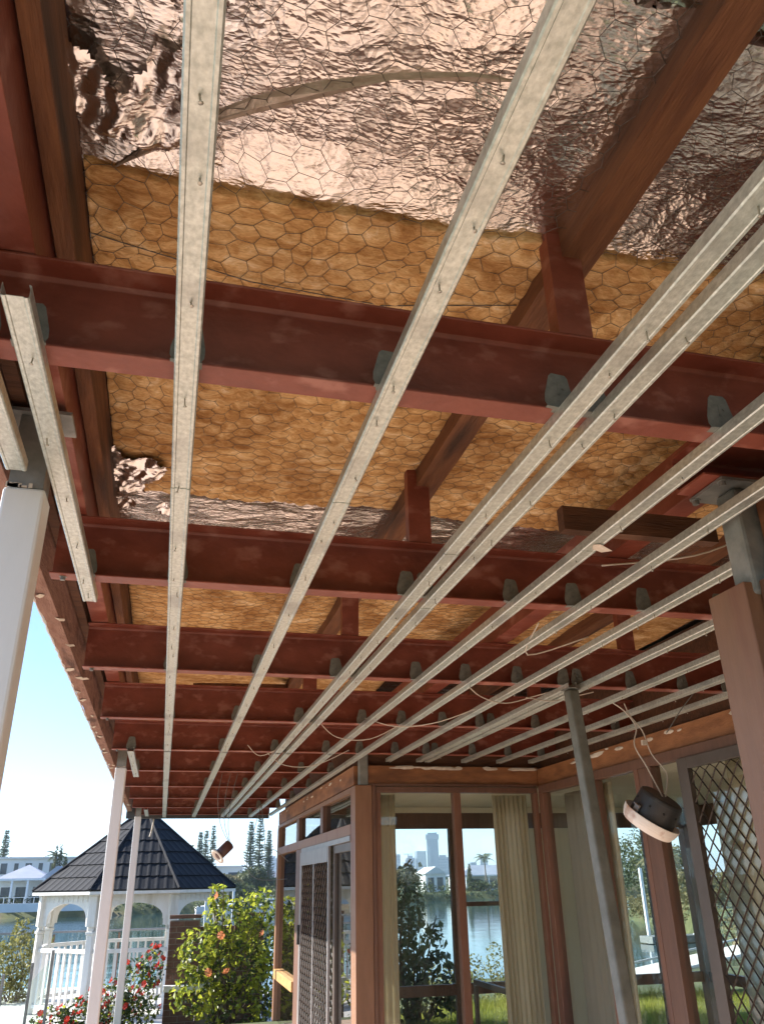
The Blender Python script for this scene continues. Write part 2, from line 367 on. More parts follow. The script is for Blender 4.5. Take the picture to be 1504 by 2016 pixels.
# ------------------------------------------------------------------ verandah steel
BY = [1.49, 2.89, 4.27, 5.65, 7.03, 8.38, 9.75, 11.1, 12.45, 13.72]   # near face of each beam
ordn = ['nearest', 'second', 'third', 'fourth', 'fifth', 'sixth', 'seventh', 'eighth', 'ninth', 'farthest']
ZB, ZT = 1.030, 1.265
def channel_pts(y0, y1, z0, z1, t=.007, side=1):
    """C section open towards -y with a soft root"""
    if side > 0:
        return [(y1, z0), (y1, z1), (y0, z1), (y0, z1-t), (y1-t*2.2, z1-t*1.3), (y1-t, z1-t*2.6), (y1-t, z0+t*2.6), (y1-t*2.2, z0+t*1.3), (y0, z0+t), (y0, z0)]
    return [(y0, z0), (y1, z0), (y1, z0+t), (y0+t*2.2, z0+t*1.3), (y0+t, z0+t*2.6), (y0+t, z1-t*2.6), (y0+t*2.2, z1-t*1.3), (y1, z1-t), (y1, z1), (y0, z1)]
bolt_me = mesh_of(MB().lathe([(0, .012), (.009, .012), (.009, 0), (.014, 0), (.014, -.002), (0, -.002)], 8), 'bolt', M['steel'])
for i, y in enumerate(BY):
    x1 = 3.48 if y < 7.2 else 1.60
    b = MB().prism(channel_pts(y, y+.072, ZB, ZT), 'x', -.485, x1)
    o = b.build('roof_beam', M['red'], bevel=.002)
    tag(o, f"{ordn[i]} of the dark red steel beams crossing under the verandah roof", 'beam', 'red steel beams crossing the verandah')
    if i < 5:
        inst('bolt', bolt_me, o, (-.44, y+.035, ZB-.001), (math.pi, 0, 0))
# long red channels lying on the beams
o = MB().prism(channel_pts(-.47, -.385, ZT+.003, 1.475), 'y', -.8, 13.8).build('edge_beam', M['red'], bevel=.002)
tag(o, 'long dark red steel beam running along the gutter side on top of the cross beams', 'beam')
o = MB().prism(channel_pts(1.755, 1.86, ZT+.003, 1.47, side=-1), 'y', -.8, 7.3).build('carrier_beam', M['red'], bevel=.002)
tag(o, 'long dark red steel beam above the steel column on the house side', 'beam')
# struts
k = 0
for (sx, ylist, nm) in ((.865, BY[:6], 'middle'), (2.60, BY[1:5], 'house side')):
    for j, y in enumerate(ylist):
        m = MB().prism([(sx, y+.002), (sx+.095, y+.002), (sx+.095, y+.05), (sx+.089, y+.05), (sx+.089, y+.009), (sx+.006, y+.009), (sx+.006, y+.05), (sx, y+.05)], 'z', ZT+.002, 1.605)
        o = m.build('roof_strut', M['red'])
        inst('bolt', bolt_me, o, (sx+.06, y, 1.575), (math.pi/2, 0, 0))
        where = ordn[j + (0 if nm == 'middle' else 1)]
        tag(o, f"short upright red steel strut standing on the {where} beam, {nm} row", 'strut', 'red steel struts under the roof timbers')
# roof timbers
def timber(x0, x1, z0, z1, y0, y1, name, label, mtl='timber'):
    ny = 60; v = []; f = []
    for i in range(ny+1):
        y = y0+(y1-y0)*i/ny
        for (a, c) in ((x0, z0), (x1, z0), (x1, z1), (x0, z1)):
            v.append((a+rnd.uniform(-.0015, .0015), y, c+rnd.uniform(-.0015, .0015)))
        if i:
            q = i*4
            for j in range(4): f.append((q-4+j, q-4+(j+1) % 4, q+(j+1) % 4, q+j))
    f += [(3, 2, 1, 0), (ny*4, ny*4+1, ny*4+2, ny*4+3)]
    o = MB().add(v, f).build(name, M[mtl]); return tag(o, label, 'timber')
timber(.905, 1.005, 1.525, 1.635, -.8, 13.8, 'roof_purlin', 'rough dark brown timber purlin on the middle row of struts')
timber(2.63, 2.73, 1.525, 1.635, -.8, 7.4, 'roof_purlin', 'rough brown timber purlin over the house side struts, partly hidden')
timber(-.378, -.335, 1.40, 1.60, -.8, 13.8, 'roof_purlin', 'narrow dark timber against the red edge beam on the gutter side')
o = MB().box(1.25, 1.86, 2.30, 2.345, 1.10, 1.19).build('timber_block', M['timberx'])
tag(o, 'short dark timber block lying across below the carrier beam', 'timber')
o = MB().add([(.10, 5.80, 1.27), (.16, 5.78, 1.27), (1.00, 6.95, 1.55), (.94, 6.97, 1.55), (.10, 5.80, 1.31), (.16, 5.78, 1.31), (1.00, 6.95, 1.59), (.94, 6.97, 1.59)],
             [(0,3,2,1),(4,5,6,7),(0,1,5,4),(1,2,6,5),(2,3,7,6),(3,0,4,7)]).build('timber_brace', M['timber'])
tag(o, 'thin dark timber brace slanting up between the fourth and fifth beams', 'timber')

# ------------------------------------------------------------------ roof lining: foil, glass wool, chicken wire
CW = .070                                     # mesh cell width
def warp(x, y):
    return (x+.020*np.sin(y*7.3+x*3)+.011*np.sin(x*17+y*9)+.006*np.sin(y*33-x*13), y+.020*np.sin(x*6.1+y*2)+.013*np.sin(y*15+x*11)+.006*np.sin(x*37+y*19))
def sag(x, y):
    return -.012*np.abs(np.sin((x+.37)*2.45))-.006*np.sin(y*5+x*2)
def base(x, y): return sag(x, y)-.010*fbm(x, y, 2, 2, 3)
def fbm(x, y, seed, octs=4, f0=1.0):
    r = np.random.RandomState(seed); z = 0; a = 1.
    for o_ in range(octs):
        for _ in range(5):
            th = r.uniform(0, 6.28); ph = r.uniform(0, 6.28); k_ = f0*2**o_*r.uniform(.7, 1.4)
            z = z+a*np.sin(k_*(x*np.cos(th)+y*np.sin(th))+ph)/5
        a *= .55
    return z
def grid(x0, x1, y0, y1, step, zf, name, m, parent=None, jig=None, smooth=True, thick=None, kind=None, cut=None):
    xs = np.arange(x0, x1+step*.5, step); ys = np.arange(y0, y1+step*.5, step)
    X, Y = np.meshgrid(xs, ys)
    if jig: X, Y = jig(X, Y)
    Z = zf(X, Y); nx, ny = len(xs), len(ys); idx = np.arange(nx*ny).reshape(ny, nx)
    F = np.stack([idx[:-1, :-1], idx[:-1, 1:], idx[1:, 1:], idx[1:, :-1]], -1).reshape(-1, 4)
    if cut is not None:
        cx = X.ravel()[F].mean(1); cy = Y.ravel()[F].mean(1); F = F[~cut(cx, cy)]
    return np_mesh(name, np.stack([X, Y, Z], -1).reshape(-1, 3), F, m, parent, smooth, kind)
def creases(x, y, f, seed):
    r = np.random.RandomState(seed); z = 0
    for _ in range(7):
        th = r.uniform(0, 3.14); k_ = f*r.uniform(.6, 1.7)
        z = z+np.abs(((k_*(x*np.cos(th)+y*np.sin(th))+r.uniform()+.35*fbm(x, y, seed+_, 2, f*.6)) % 1)-.5)
    return z/7-.25
sst = lambda t: np.clip(t, 0, 1)**2*(3-2*np.clip(t, 0, 1))
foilZ = lambda x, y: 1.609+.05*(sst((y-1.54)/.05)-sst((y-3.24)/.05)+sst((y-4.05)/.05))+base(x, y)+(.050*creases(x, y, 1.3, 3)+.008*creases(x, y, 8, 9)+.0016*fbm(x, y, 5, 3, 30))*np.clip(.75+.7*fbm(x, y, 77, 2, 2.2), .25, 1.5)
fo = grid(-.36, 3.45, .15, 8.6, .016, foilZ, 'foil_sheet', M['foil'], smooth=False)
tag(fo, 'crinkled silver foil sarking lining the underside of the verandah roof', 'foil')
fo2 = grid(-.2, 3.45, -.6, 1.04, .02, lambda x, y: 1.604+base(x, y)+.02*creases(x, y, 1.6, 13)+.01*creases(x, y, 5, 19)+.006*np.sin(y*8), 'foil_sheet', M['foil'], jig=lambda x, y: (x, y-.07*x*(y > .9)+.012*fbm(x, y, 4, 2, 9)), smooth=True)
tag(fo2, 'smoother overlapping silver foil sheet at the top of the picture', 'foil')

def hexd(x, y):
    """distance to the wire in a hexagonal mesh, 0 on the wire, 1 at a cell centre"""
    x, y = warp(x, y); x, y = y, x; w = CW; h = w*.866
    best = np.full(np.shape(x), 9.); 
    d1 = np.full(np.shape(x), 9.); d2 = np.full(np.shape(x), 9.)
    for ox, oy in ((0, 0), (w/2, h)):
        for a in (-1, 0, 1):
            for b in (-1, 0, 1):
                cx = (np.floor((x-ox)/w+.5)+a)*w+ox; cy = (np.floor((y-oy)/(2*h)+.5)+b)*2*h+oy
                d = np.hypot(x-cx, (y-cy))
                d2 = np.minimum(d2, np.maximum(d1, d)); d1 = np.minimum(d1, d)
    return np.clip((d2-d1)/(w*.9), 0, 1)
def woolZ(lump=1.0):
    def f(x, y):
        h_ = hexd(x, y); b = h_**.55; am = np.clip(.85+.7*fbm(x, y, 31, 3, 5), .5, 1.4)
        return 1.6005+base(x, y)-.0125*lump*b*am-.0030*fbm(x, y, 8, 4, 11)*np.minimum(h_*3, 1)-.003*np.abs(fbm(x*.6, y*1.5, 55, 3, 26))
    return f
def edge_jig(ya, yb, sl):
    def j(x, y):
        t = (y-ya)/(yb-ya)
        return x, y+(1-t)*(.014*fbm(x, y*0, 21, 3, 8))+t*(.03*fbm(x, y*0, 22, 3, 7)+.05*np.clip(.25-(x+.1), 0, 1)*sl)
    return j
def wool(ya, yb, step, x0, x1, label, sl=0, lump=1.0):
    o = grid(x0, x1, ya, yb, step, woolZ(lump), 'insulation_blanket', M['wool'], jig=edge_jig(ya, yb, sl))
    s = o.modifiers.new('thick', 'SOLIDIFY'); s.thickness = .028; s.offset = 1
    return tag(o, label, 'insulation', 'golden glass wool blankets over the roof')
wool(1.52, 3.32, .0095, -.33, 3.40, 'nearest golden glass wool blanket quilted by chicken wire, over the first two beams')
wool(4.02, 5.85, .016, -.33, 3.40, 'second golden glass wool blanket, seen between the second and fourth beams', 0, .5)
wool(5.87, 7.60, .03, -.33, 1.75, 'third golden glass wool blanket, seen behind the fourth beam')
wool(7.62, 13.7, .05, -.33, 1.70, 'farthest strip of golden glass wool above the far beams')
# chicken wire
def wire(x0, x1, y0, y1):
    w = CW; h = w*.866; a = w/math.sqrt(3); segs = []; th = .00092
    for r in range(int(round(x0/h)), int(x1/h)+1):
        for c in range(int(round(y0/w)), int(y1/w)+1):
            cx = c*w+(w/2 if r % 2 else 0); cy = r*h          # cx runs along y, cy along x
            for p, q in (((-w/2, -a/2), (0, -a)), ((0, -a), (w/2, -a/2)), ((w/2, -a/2), (w/2, a/2))):
                segs.append(((cy+p[1], cx+p[0]), (cy+q[1], cx+q[0])))
    s = np.array(segs); A = s[:, 0]; B = s[:, 1]
    # align to the warp used by the wool: subtract it
    def unwarp(P):
        x, y = P[:, 0], P[:, 1]; wx, wy = warp(x, y); return np.stack([2*x-wx, 2*y-wy], -1)
    A = unwarp(A); B = unwarp(B)
    zA = 1.594+base(A[:, 0], A[:, 1]); zB = 1.594+base(B[:, 0], B[:, 1])
    A = np.column_stack([A, zA]); B = np.column_stack([B, zB]); d = B-A; L = np.linalg.norm(d, axis=1, keepdims=True)+1e-9; d /= L
    n = np.cross(d, [0, 0, 1.]); n /= np.linalg.norm(n, axis=1, keepdims=True); u = np.cross(n, d)
    offs = [n*th, -n*th*.5+u*th*.87, -n*th*.5-u*th*.87]
    V = np.stack([A+offs[0], A+offs[1], A+offs[2], B+offs[0], B+offs[1], B+offs[2]], 1).reshape(-1, 3)
    k = np.arange(len(s))[:, None]*6
    F = np.concatenate([k+np.array([[0, 1, 4, 3]]), k+np.array([[1, 2, 5, 4]]), k+np.array([[2, 0, 3, 5]])], 0)
    return V, F
V, F = wire(-.35, 3.0, .35, 6.0)
# slack stray wires
o = np_mesh('chicken_wire', V, F, M['wire'], kind='stuff')
tag(o, 'hexagonal chicken wire netting stretched under the foil and glass wool', 'wire netting')
for nm, pts, lab in (('loose_wire', [(-.33, 1.75, 1.585), (.1, 1.83, 1.57), (.5, 1.86, 1.58), (.9, 1.78, 1.59)], 'loose straight wire strung below the nearest glass wool blanket'),
                     ('loose_wire', [(-.33, 3.9, 1.6), (.4, 3.5, 1.57), (.9, 3.3, 1.58)], 'loose wire strung below the foil between the second and third beams')):
    tag(MB().tube(pts, .0018, 5).build(nm, M['wire']), lab, 'wire')
fold = MB(); P_ = [(x_+(.5-t_)*.0, y_) for x_, y_, t_ in ()] or [(-.26, 1.52), (-.17, 1.44), (-.07, 1.35), (.05, 1.27), (.20, 1.19), (.34, 1.13), (.50, 1.09), (.62, 1.08)]
vs = []; fs = []
for i, (x, y) in enumerate(P_):
    w = .003+.019*math.sin(math.pi*i/7)
    for j, (dy, dz) in enumerate(((-1, .010), (-.5, -.012), (0, -.028), (.6, -.016), (1, .010))): vs.append((x+dy*w*.5+rnd.uniform(-.004, .004), y+dy*w*(1+.4*math.sin(i*2.3))+rnd.uniform(-.004, .004), 1.596+dz*(w/.028)+rnd.uniform(-.004, .004)))
    if i:
        for j in range(4): k_ = i*5+j; fs.append((k_-5, k_-4, k_+1, k_))
tag(fold.add(vs, fs).build('foil_fold', mat('foil_paper_backing', (.36, .28, .22), .4, .5, (.55, .47, .40), 14, .5, 40)), 'rolled over fold of foil curving behind the leftmost long batten', 'foil')
cr = grid(-.335, -.10, 2.78, 3.50, .007, lambda x, y: 1.560+.14*creases(x, y, 6, 41)+.06*creases(x, y, 17, 47), 'foil_scrap', M['foil'], smooth=False, cut=lambda x, y: (x > -.15-.06*np.sin(y*14)-(3.3-y)*.12) | (fbm(x, y, 73, 3, 12) > .3), jig=lambda x, y: (x+np.random.RandomState(5).uniform(-.003, .003, x.shape), y+np.random.RandomState(6).uniform(-.003, .003, x.shape)))
tag(cr, 'badly crumpled foil corner beside the edge beam near the second cross beam', 'foil')
jj = lambda st: (lambda x, y: (x+np.random.RandomState(5).uniform(-st, st, x.shape), y+np.random.RandomState(6).uniform(-st, st, x.shape)))
cr = grid(-.345, .03, .45, 1.44, .007, lambda x, y: 1.570+.16*creases(x, y, 5, 61)+.07*creases(x, y, 15, 67), 'foil_scrap', M['foil'], smooth=False, jig=jj(.0032), cut=lambda x, y: (fbm(x, y, 63, 4, 14) > .22) | (x > -.02+.06*np.sin(y*9)))
tag(cr, 'tangled torn foil hanging in the upper left corner beside the edge beam', 'foil')
# unseen roof sheet, added above the lining to cast shade
m = MB(); n_ = 160
pts = []
for i in range(n_+1):
    x = -.66+(6.9+.66)*i/n_; pts.append((x, 1.76+.02*math.cos(i*math.pi/1.0)))
m.prism(pts+[(6.9, 1.80), (-.66, 1.80)], 'y', -3.2, 14.0)
o = m.build('unseen_roof_sheeting', M['cladding']); tag(o, 'unseen flat verandah roof sheeting added above the foil lining to cast shade', 'roof')

# ------------------------------------------------------------------ gutter side fascia
fz = MB(); v = []; f = []
ny = 150; y0, y1 = -.8, 13.9
for i in range(ny+1):
    y = y0+(y1-y0)*i/ny; j = rnd.uniform(-.004, .004)
    for (a, c) in ((-.600+j, 1.085+j), (-.535+j*.5, 1.085-j), (-.528, 1.24), (-.600, 1.70)):
        v.append((a, y, c))
    if i:
        q = i*4
        for t in range(4): f.append((q-4+t, q-4+(t+1) % 4, q+(t+1) % 4, q+t))
f += [(3, 2, 1, 0), (ny*4, ny*4+1, ny*4+2, ny*4+3)]
fas = fz.add(v, f).build('eaves_board', mat('peeling_eaves_board', (.20, .10, .075), .85, 0, (.32, .19, .15), 9, .6, 40, stretch=(4, .8, 4), noise2=(.10, .05, .04), n2scale=4))
tag(fas, 'weathered peeling brown board along the open gutter edge of the roof', 'fascia')
edge = MB()
pts = []
for i in range(240):
    y = -.8+14.7*i/239; pts.append((-.604+rnd.uniform(-.0025, .0025), y, 1.088+rnd.uniform(-.003, .003)))
edge.tube(pts, [rnd.uniform(.004, .009) for _ in pts], 5); edge.build('gutter_lip', M['seawall'], fas)
fl = MB().add([(0, 0, 0), (.02, .012, -.004), (.03, .05, 0), (.008, .06, -.006), (-.008, .03, 0), (.012, .03, -.012)], [(0, 1, 5), (1, 2, 5), (2, 3, 5), (3, 4, 5), (4, 0, 5)])
fl_me = mesh_of(fl, 'paint_flake', M['plaster'])
for i in range(34):
    y = 2.2+11*(i/34)**1.1+rnd.uniform(-.35, .35)
    inst('paint_flake', fl_me, fas, (-.598+rnd.uniform(0, .055), y, 1.081), (0, 0, rnd.uniform(-2.5, 2.5)), (rnd.uniform(.25, 1.25), rnd.uniform(.3, 1.2), 1))
o = MB().box(-.62, 1.605, 13.86, 13.93, .985, 1.24).build('end_board', mat('dark_end_board', (.05, .055, .06), .6, 0, (.08, .08, .08), 4)); tag(o, 'dark board closing the far end of the verandah roof', 'fascia')
o = MB().box(-.528, -.489, -.8, 13.8, 1.26, 1.60).build('inner_board', M['timberx']); tag(o, 'dark board behind the peeling eaves board', 'fascia')

# ------------------------------------------------------------------ battens
def batten_pts(w=.026, h=.030, t=.0014):
    out = [(-w, h), (-w, .003), (-w+.003, 0), (-w+.009, 0), (-w+.011, .0018), (w-.011, .0018), (w-.009, 0), (w-.003, 0), (w, .003), (w, h), (w-.004, h+.002)]
    inn = [(w-.004-.001, h+.001), (w-t, h-t), (w-t, .004), (w-.004, t), (w-.009, t), (w-.011, .0018+t), (-w+.011, .0018+t), (-w+.009, t), (-w+.004, t), (-w+t, .004), (-w+t, h), (-w-.0, h)]
    return out+inn
nail = MB().lathe([(0, .004), (.0018, .004), (.0018, -.011), (.0042, -.012), (.0042, -.0135), (.0, -.0135)], 7)
nail_me = mesh_of(nail, 'nail', M['screw'], True)
# clip: a cropped plate standing on the beam flange with a folded foot
cl = MB()
cl.prism([(-.030, 0), (-.037, .012), (-.037, .032), (-.025, .088), (-.018, .096), (.018, .096), (.025, .088), (.037, .032), (.037, .012), (.030, 0)], 'y', -.0045, -.0025)
cl.box(-.034, .034, -.010, .016, -.0045, -.002)
cl.lathe([(0, .004), (.004, .004), (.004, 0)], 8, Matrix.Translation((.012, -.0046, .055)) @ Matrix.Rotation(math.pi/2, 4, 'X'))
cl.box(-.0025, .0025, -.0065, -.0046, .035, .070)
clip_me = mesh_of(cl, 'clip', M['galvd'])
BATT = [  # x, y0, y1, label
 (-.462, -.6, 2.03, 'short end of a galvanised batten left of the near white post'),
 (-.357, 1.303, 3.108, 'short galvanised batten hanging under the first two beams beside the near white post'),
 (-.330, 6.95, 8.66, 'short stub of galvanised batten beside the middle white post'),
 (-.300, 12.5, 13.66, 'shortest stub of galvanised batten beside the farthest white post'),
 (-.041, -.6, 13.85, 'long galvanised batten nearest the open side, almost upright in the picture'),
 (.411, -.6, 13.85, 'second long galvanised batten from the open side'),
 (.855, -.6, 13.85, 'left one of the close pair of long galvanised battens'),
 (.945, -.6, 13.85, 'right one of the close pair of long galvanised battens'),
 (1.300, -.6, 13.85, 'long galvanised batten with a torn scrap of plaster near the steel column'),
 (1.590, -.6, 13.6, 'galvanised batten passing in front of the near steel post and along the glazed wall'),
 (1.915, 2.05, 7.33, 'galvanised batten starting at the near brown column, sixth from the open side'),
 (2.205, 4.20, 7.33, 'galvanised batten starting at the top of the leaning steel prop'),
 (2.285, 2.2, 7.33, 'galvanised batten lapped beside the one held by the steel prop'),
 (2.640, 2.2, 7.33, 'galvanised batten from which the black round light hangs'),
 (2.990, 2.2, 7.33, 'galvanised batten between the light wires and the house wall'),
 (3.300, 2.2, 7.30, 'galvanised batten lying against the inner side wall of the recess'),
]
for (x, y0, y1, lab) in BATT:
    e = empty('ceiling_batten', (x, y0, 1.0), lab, 'batten', 'galvanised ceiling battens')
    cuts = [y0, y1]
    if x in (-.041, .411, .855, .945, 1.3): cuts = sorted([y0, 2.05+{-.041: .0, .411: .0, .855: .32, .945: .9, 1.3: .2}[x], 6.9, y1])
    for a, b in zip(cuts[:-1], cuts[1:]):
        me = MB()
        off = 0.0 if a == cuts[0] else -.0018
        me.prism([(p[0]*(1 if off == 0 else 1.03), p[1]+off) for p in batten_pts()], 'y', a-y0, b-y0+(.04 if b != cuts[-1] else 0))
        me.build('channel', M['galv'], e)
    for by in BY:
        if y0-.02 < by < y1+.05:
            inst('clip', clip_me, e, (rnd.uniform(-.007, .007) - (.018 if x > .5 else 0), by-y0, .0335), (rnd.uniform(-.05, .05), rnd.uniform(-.07, .07), rnd.uniform(-.06, .06)))
    yy = max(y0, .6)+.2; n = 0
    while yy < min(y1, 9.5) and n < 22:
        inst('nail', nail_me, e, (rnd.uniform(-.007, .007), yy-y0, .001), (rnd.uniform(-.25, .25), rnd.uniform(-.25, .25), 0), (1, 1, rnd.choice((.7, 1, 1.4))))
        yy += rnd.choice((.45, .30, .15, .34)) ; n += 1
o = MB().add([(0, 0, 0), (.022, -.01, -.001), (.075, .012, -.012), (.05, .04, -.008), (.012, .03, -.003)], [(0, 1, 2, 3, 4)]).build('plaster_scrap', M['plaster'])
o.location = (1.285, 2.19, .999); tag(o, 'torn pale scrap of plasterboard stuck on the batten near the steel column', 'plaster scrap')

# ------------------------------------------------------------------ posts
def white_post(x, y, w, label, zt=1.0):
    e = empty('verandah_post', (x, y, -1.65), label, 'post', 'white verandah posts')
    MB().box(-w/2, w/2, -w/2, w/2, 0, zt+1.65).build('cladding', M['white'], e, bevel=.009)
    MB().box(-w*.42, w*.42, -w*.42, w*.42, zt+1.652, 1.225+1.65).build('steel_stub', M['steel'], e)
    MB().box(-w*.85, w*.85, -w*.6, w*.6, 1.227+1.65, 1.238+1.65).build('top_plate', M['steel'], e)
    m = MB()
    for i in range(9):
        a = rnd.uniform(-w/2, w/2-.02); m.box(a, a+rnd.uniform(.008, .02), -w/2-.002, -w/2+.001, zt+1.65-.001, zt+1.65+rnd.uniform(.004, .014))
    m.build('torn_edge', M['plaster'], e)
white_post(-.452, 2.17, .108, 'large square white post at the left edge of the picture', .995)
white_post(-.437, 7.86, .095, 'middle square white verandah post in front of the gazebo', .985)
white_post(-.415, 13.2, .095, 'farthest and slimmest looking white verandah post', .965)
for ch in (COL.objects[-1].parent.children if COL.objects[-1].parent else ()):
    if ch.name.startswith('cladding'): ch.scale = (1, 1, 1.17); ch.location.z = -(.965+1.65)*.17

# ------------------------------------------------------------------ house
H = empty('house', (1.6, 7.35, -1.65), 'glazed brown timber house with a recessed corner beside the verandah', 'house')
def HP(name, m, mtl, bevel=0, kind=None, parent=None):
    o = m.build(name, M[mtl], None, bevel=bevel, kind=kind)
    o.parent = parent or H; o.matrix_parent_inverse = Matrix.Translation(-Vector((1.6, 7.35, -1.65)))
    return o
# orange timber band above the glazing, with plaster scraps
HP('fascia_board', MB().box(1.62, 1.70, 7.46, 12.72, .812, .978), 'fascia')
HP('fascia_board', MB().box(1.735, 3.402, 7.40, 7.46, .812, .975), 'fascia')
HP('fascia_board', MB().box(3.405, 3.47, 2.2, 7.46, .812, .96), 'fascia')
HP('fascia_board', MB().box(1.70, 1.76, -3, 1.90, .835, 1.10), 'fascia')
HP('infill_board', MB().box(1.735, 3.372, 7.47, 7.50, .978, 1.60), 'timberx')
HP('infill_board', MB().box(3.475, 3.50, 2.2, 7.469, .962, 1.60).box(3.3725, 3.474, 7.462, 7.499, .976, 1.60), 'timberx')
HP('infill_board', MB().box(1.705, 1.73, 7.51, 12.7, .98, 1.60), 'timberx')
HP('fascia_trim', MB().box(1.735, 3.372, 7.375, 7.399, .795, .817), 'framedk')
def scraps(n, fn, sc=1):
    m = MB()
    for i in range(n):
        t = rnd.random(); p, ax = fn(t); L = rnd.uniform(.03, .16)*sc; hh = rnd.uniform(.008, .022)*sc
        k = 7; vs = [Vector(p)]
        for j in range(k):
            a = 2*math.pi*j/k; r = rnd.uniform(.7, 1.1)
            vs.append(Vector(p)+Vector(ax)*math.cos(a)*L*r+Vector((0, 0, 1))*math.sin(a)*hh*r)
        off = Vector((-ax[1], -ax[0], 0)).normalized()*.006 if abs(ax[0]) > .5 else Vector((-.006, 0, 0))
        if abs(ax[0]) > .5: off = Vector((0, -.006, 0))
        vs[0] = vs[0]+off
        m.add(vs, [(0, j+1, (j+1) % k+1) for j in range(k)])
    return m
HP('plaster_remnant', scraps(16, lambda t: ((1.8+1.55*t, 7.396, .955+rnd.uniform(-.004, .012)), (1, 0, 0))), 'plaster', kind='stuff')
HP('plaster_remnant', scraps(22, lambda t: ((3.401, 2.9+4.4*t, .93+rnd.uniform(-.012, .02)), (0, 1, 0))), 'plaster', kind='stuff')
HP('plaster_remnant', scraps(14, lambda t: ((1.616, 7.6+4.9*t, .95+rnd.uniform(-.03, .015)), (0, 1, 0)), .6), 'plaster', kind='stuff')
# steel posts
HP('steel_post', MB().box(1.655, 1.735, 7.372, 7.455, .80, 1.262), 'steel', .006)
HP('steel_post', MB().box(1.640, 1.732, 1.915, 2.005, .76, 1.114), 'steel', .012)
HP('top_plate', MB().box(1.575, 1.775, 1.875, 2.045, 1.115, 1.125), 'steel')
HP('stub_beam', MB().prism(channel_pts(1.88, 2.03, 1.129, 1.262), 'x', 1.52, 1.95), 'red')
for bx, byy in ((1.585, 1.89), (1.585, 2.03), (1.765, 1.89), (1.765, 2.03)):
    b = inst('bolt', bolt_me, None, (bx, byy, 1.113), (math.pi, 0, 0), (1.2,)*3); b.parent = H; b.matrix_parent_inverse = Matrix.Translation(-Vector((1.6, 7.35, -1.65)))
# near column and wall D
HP('column', MB().box(1.612, 1.76, 1.925, 2.10, -1.65, .80), 'frame', .004)
WD = HP('window', MB().box(1.66, 1.72, -3, 1.918, .72, .80).box(1.66, 1.72, 1.86, 1.92, -1.65, .718).box(1.66, 1.72, .3, .38, -1.65, .718).box(1.66, 1.72, -3, 1.918, -1.65, -1.5), 'framedk')
HP('inner_frame', MB().box(1.675, 1.71, .39, 1.85, .66, .71).box(1.675, 1.71, 1.80, 1.85, -1.49, .655), 'alu', parent=WD).matrix_parent_inverse = Matrix.Identity(4)
WD.children[-1].parent = H; 
g = HP('pane', MB().box(1.688, 1.694, .38, 1.86, -1.5, .72), 'glass')
HP('wall', MB().box(1.765, 3.47, 2.02, 2.10, -1.65, .80), 'creamwall')
# corner post
HP('corner_post', MB().box(1.608, 1.763, 7.354, 7.545, -1.65, .80), 'frame', .004)
HP('corner_trim', MB().box(1.766, 1.80, 7.362, 7.45, -1.65, .795), 'framedk', .003)
# wall A window group
WA = HP('window', MB().box(1.612, 1.70, 7.548, 12.7, .757, .80), 'frame')
HP('transom', MB().box(1.606, 1.70, 7.548, 12.55, .392, .487), 'frame', .004)
for a, b in ((12.56, 12.70),): HP('end_post', MB().box(1.606, 1.72, a, b, -1.65, .756), 'frame', .004)
for a, b in ((10.66, 10.86), (8.98, 9.14)): HP('mullion', MB().box(1.612, 1.70, a, b, .489, .755), 'framedk', .002)
HP('mullion', MB().box(1.612, 1.70, 10.36, 10.84, -1.65, .390), 'framedk', .003)
HP('window_sill', MB().box(1.590, 1.72, 10.85, 12.555, -1.15, -1.04), 'orangewood', .004)
for a, b in ((7.55, 8.975), (9.145, 10.655), (10.865, 12.555)):
    HP('pane', MB().box(1.655, 1.66, a, b, .488, .756), 'glassA')
HP('pane', MB().box(1.655, 1.66, 10.845, 12.555, -1.035, .391), 'glassA')
HP('pane', MB().box(1.655, 1.66, 10.845, 12.555, -1.65, -1.155), 'glassA')
# track and sliding door
HP('door_track', MB().box(1.600, 1.70, 7.548, 10.35, .345, .390), 'alug')
SD = HP('sliding_door', MB().box(1.63, 1.68, 7.60, 7.66, -1.65, .343).box(1.63, 1.68, 8.40, 8.49, -1.65, .343).box(1.63, 1.68, 7.66, 8.40, .27, .343).box(1.63, 1.68, 7.66, 8.40, -1.65, -1.55), 'alu', .002)
HP('pane', MB().box(1.652, 1.658, 7.66, 8.40, -1.55, .27), 'glassA')
# screen door: bronze diamond mesh in a grey frame
def expanded(y0, y1, z0, z1, cw, chh, t, m):
    """diamond strands in the y,z plane"""
    n = int((y1-y0)/cw)+1; k = int((z1-z0)/chh)+1
    for i in range(n):
        yc = y0+cw*(i+.5)
        for s in (-1, 1):
            for j in range(k):
                za = z0+j*chh; zb = min(za+chh/2, z1); zc = min(za+chh, z1)
                a = (max(y0, min(y1, yc-s*0)), za); 
                p = [(yc, za), (yc+s*cw/2, zb), (yc, zc)]
                for q in (0, 1):
                    (ya_, z_a), (yb_, z_b) = p[q], p[q+1]
                    if z_b-z_a < 1e-4 or max(ya_, yb_) > y1+1e-3: continue
                    m.add([(-t, ya_-t*.6, z_a), (t, ya_+t*.6, z_a), (t, yb_+t*.6, z_b), (-t, yb_-t*.6, z_b), (0, ya_-t*1.3, z_a), (0, yb_-t*1.3, z_b)], [(0, 1, 2, 3), (4, 0, 3, 5), (1, 4, 5, 2)])
    return m
def at_x(mb, x): mb.v = [(vx+x, vy, vz) for vx, vy, vz in mb.v]; return mb
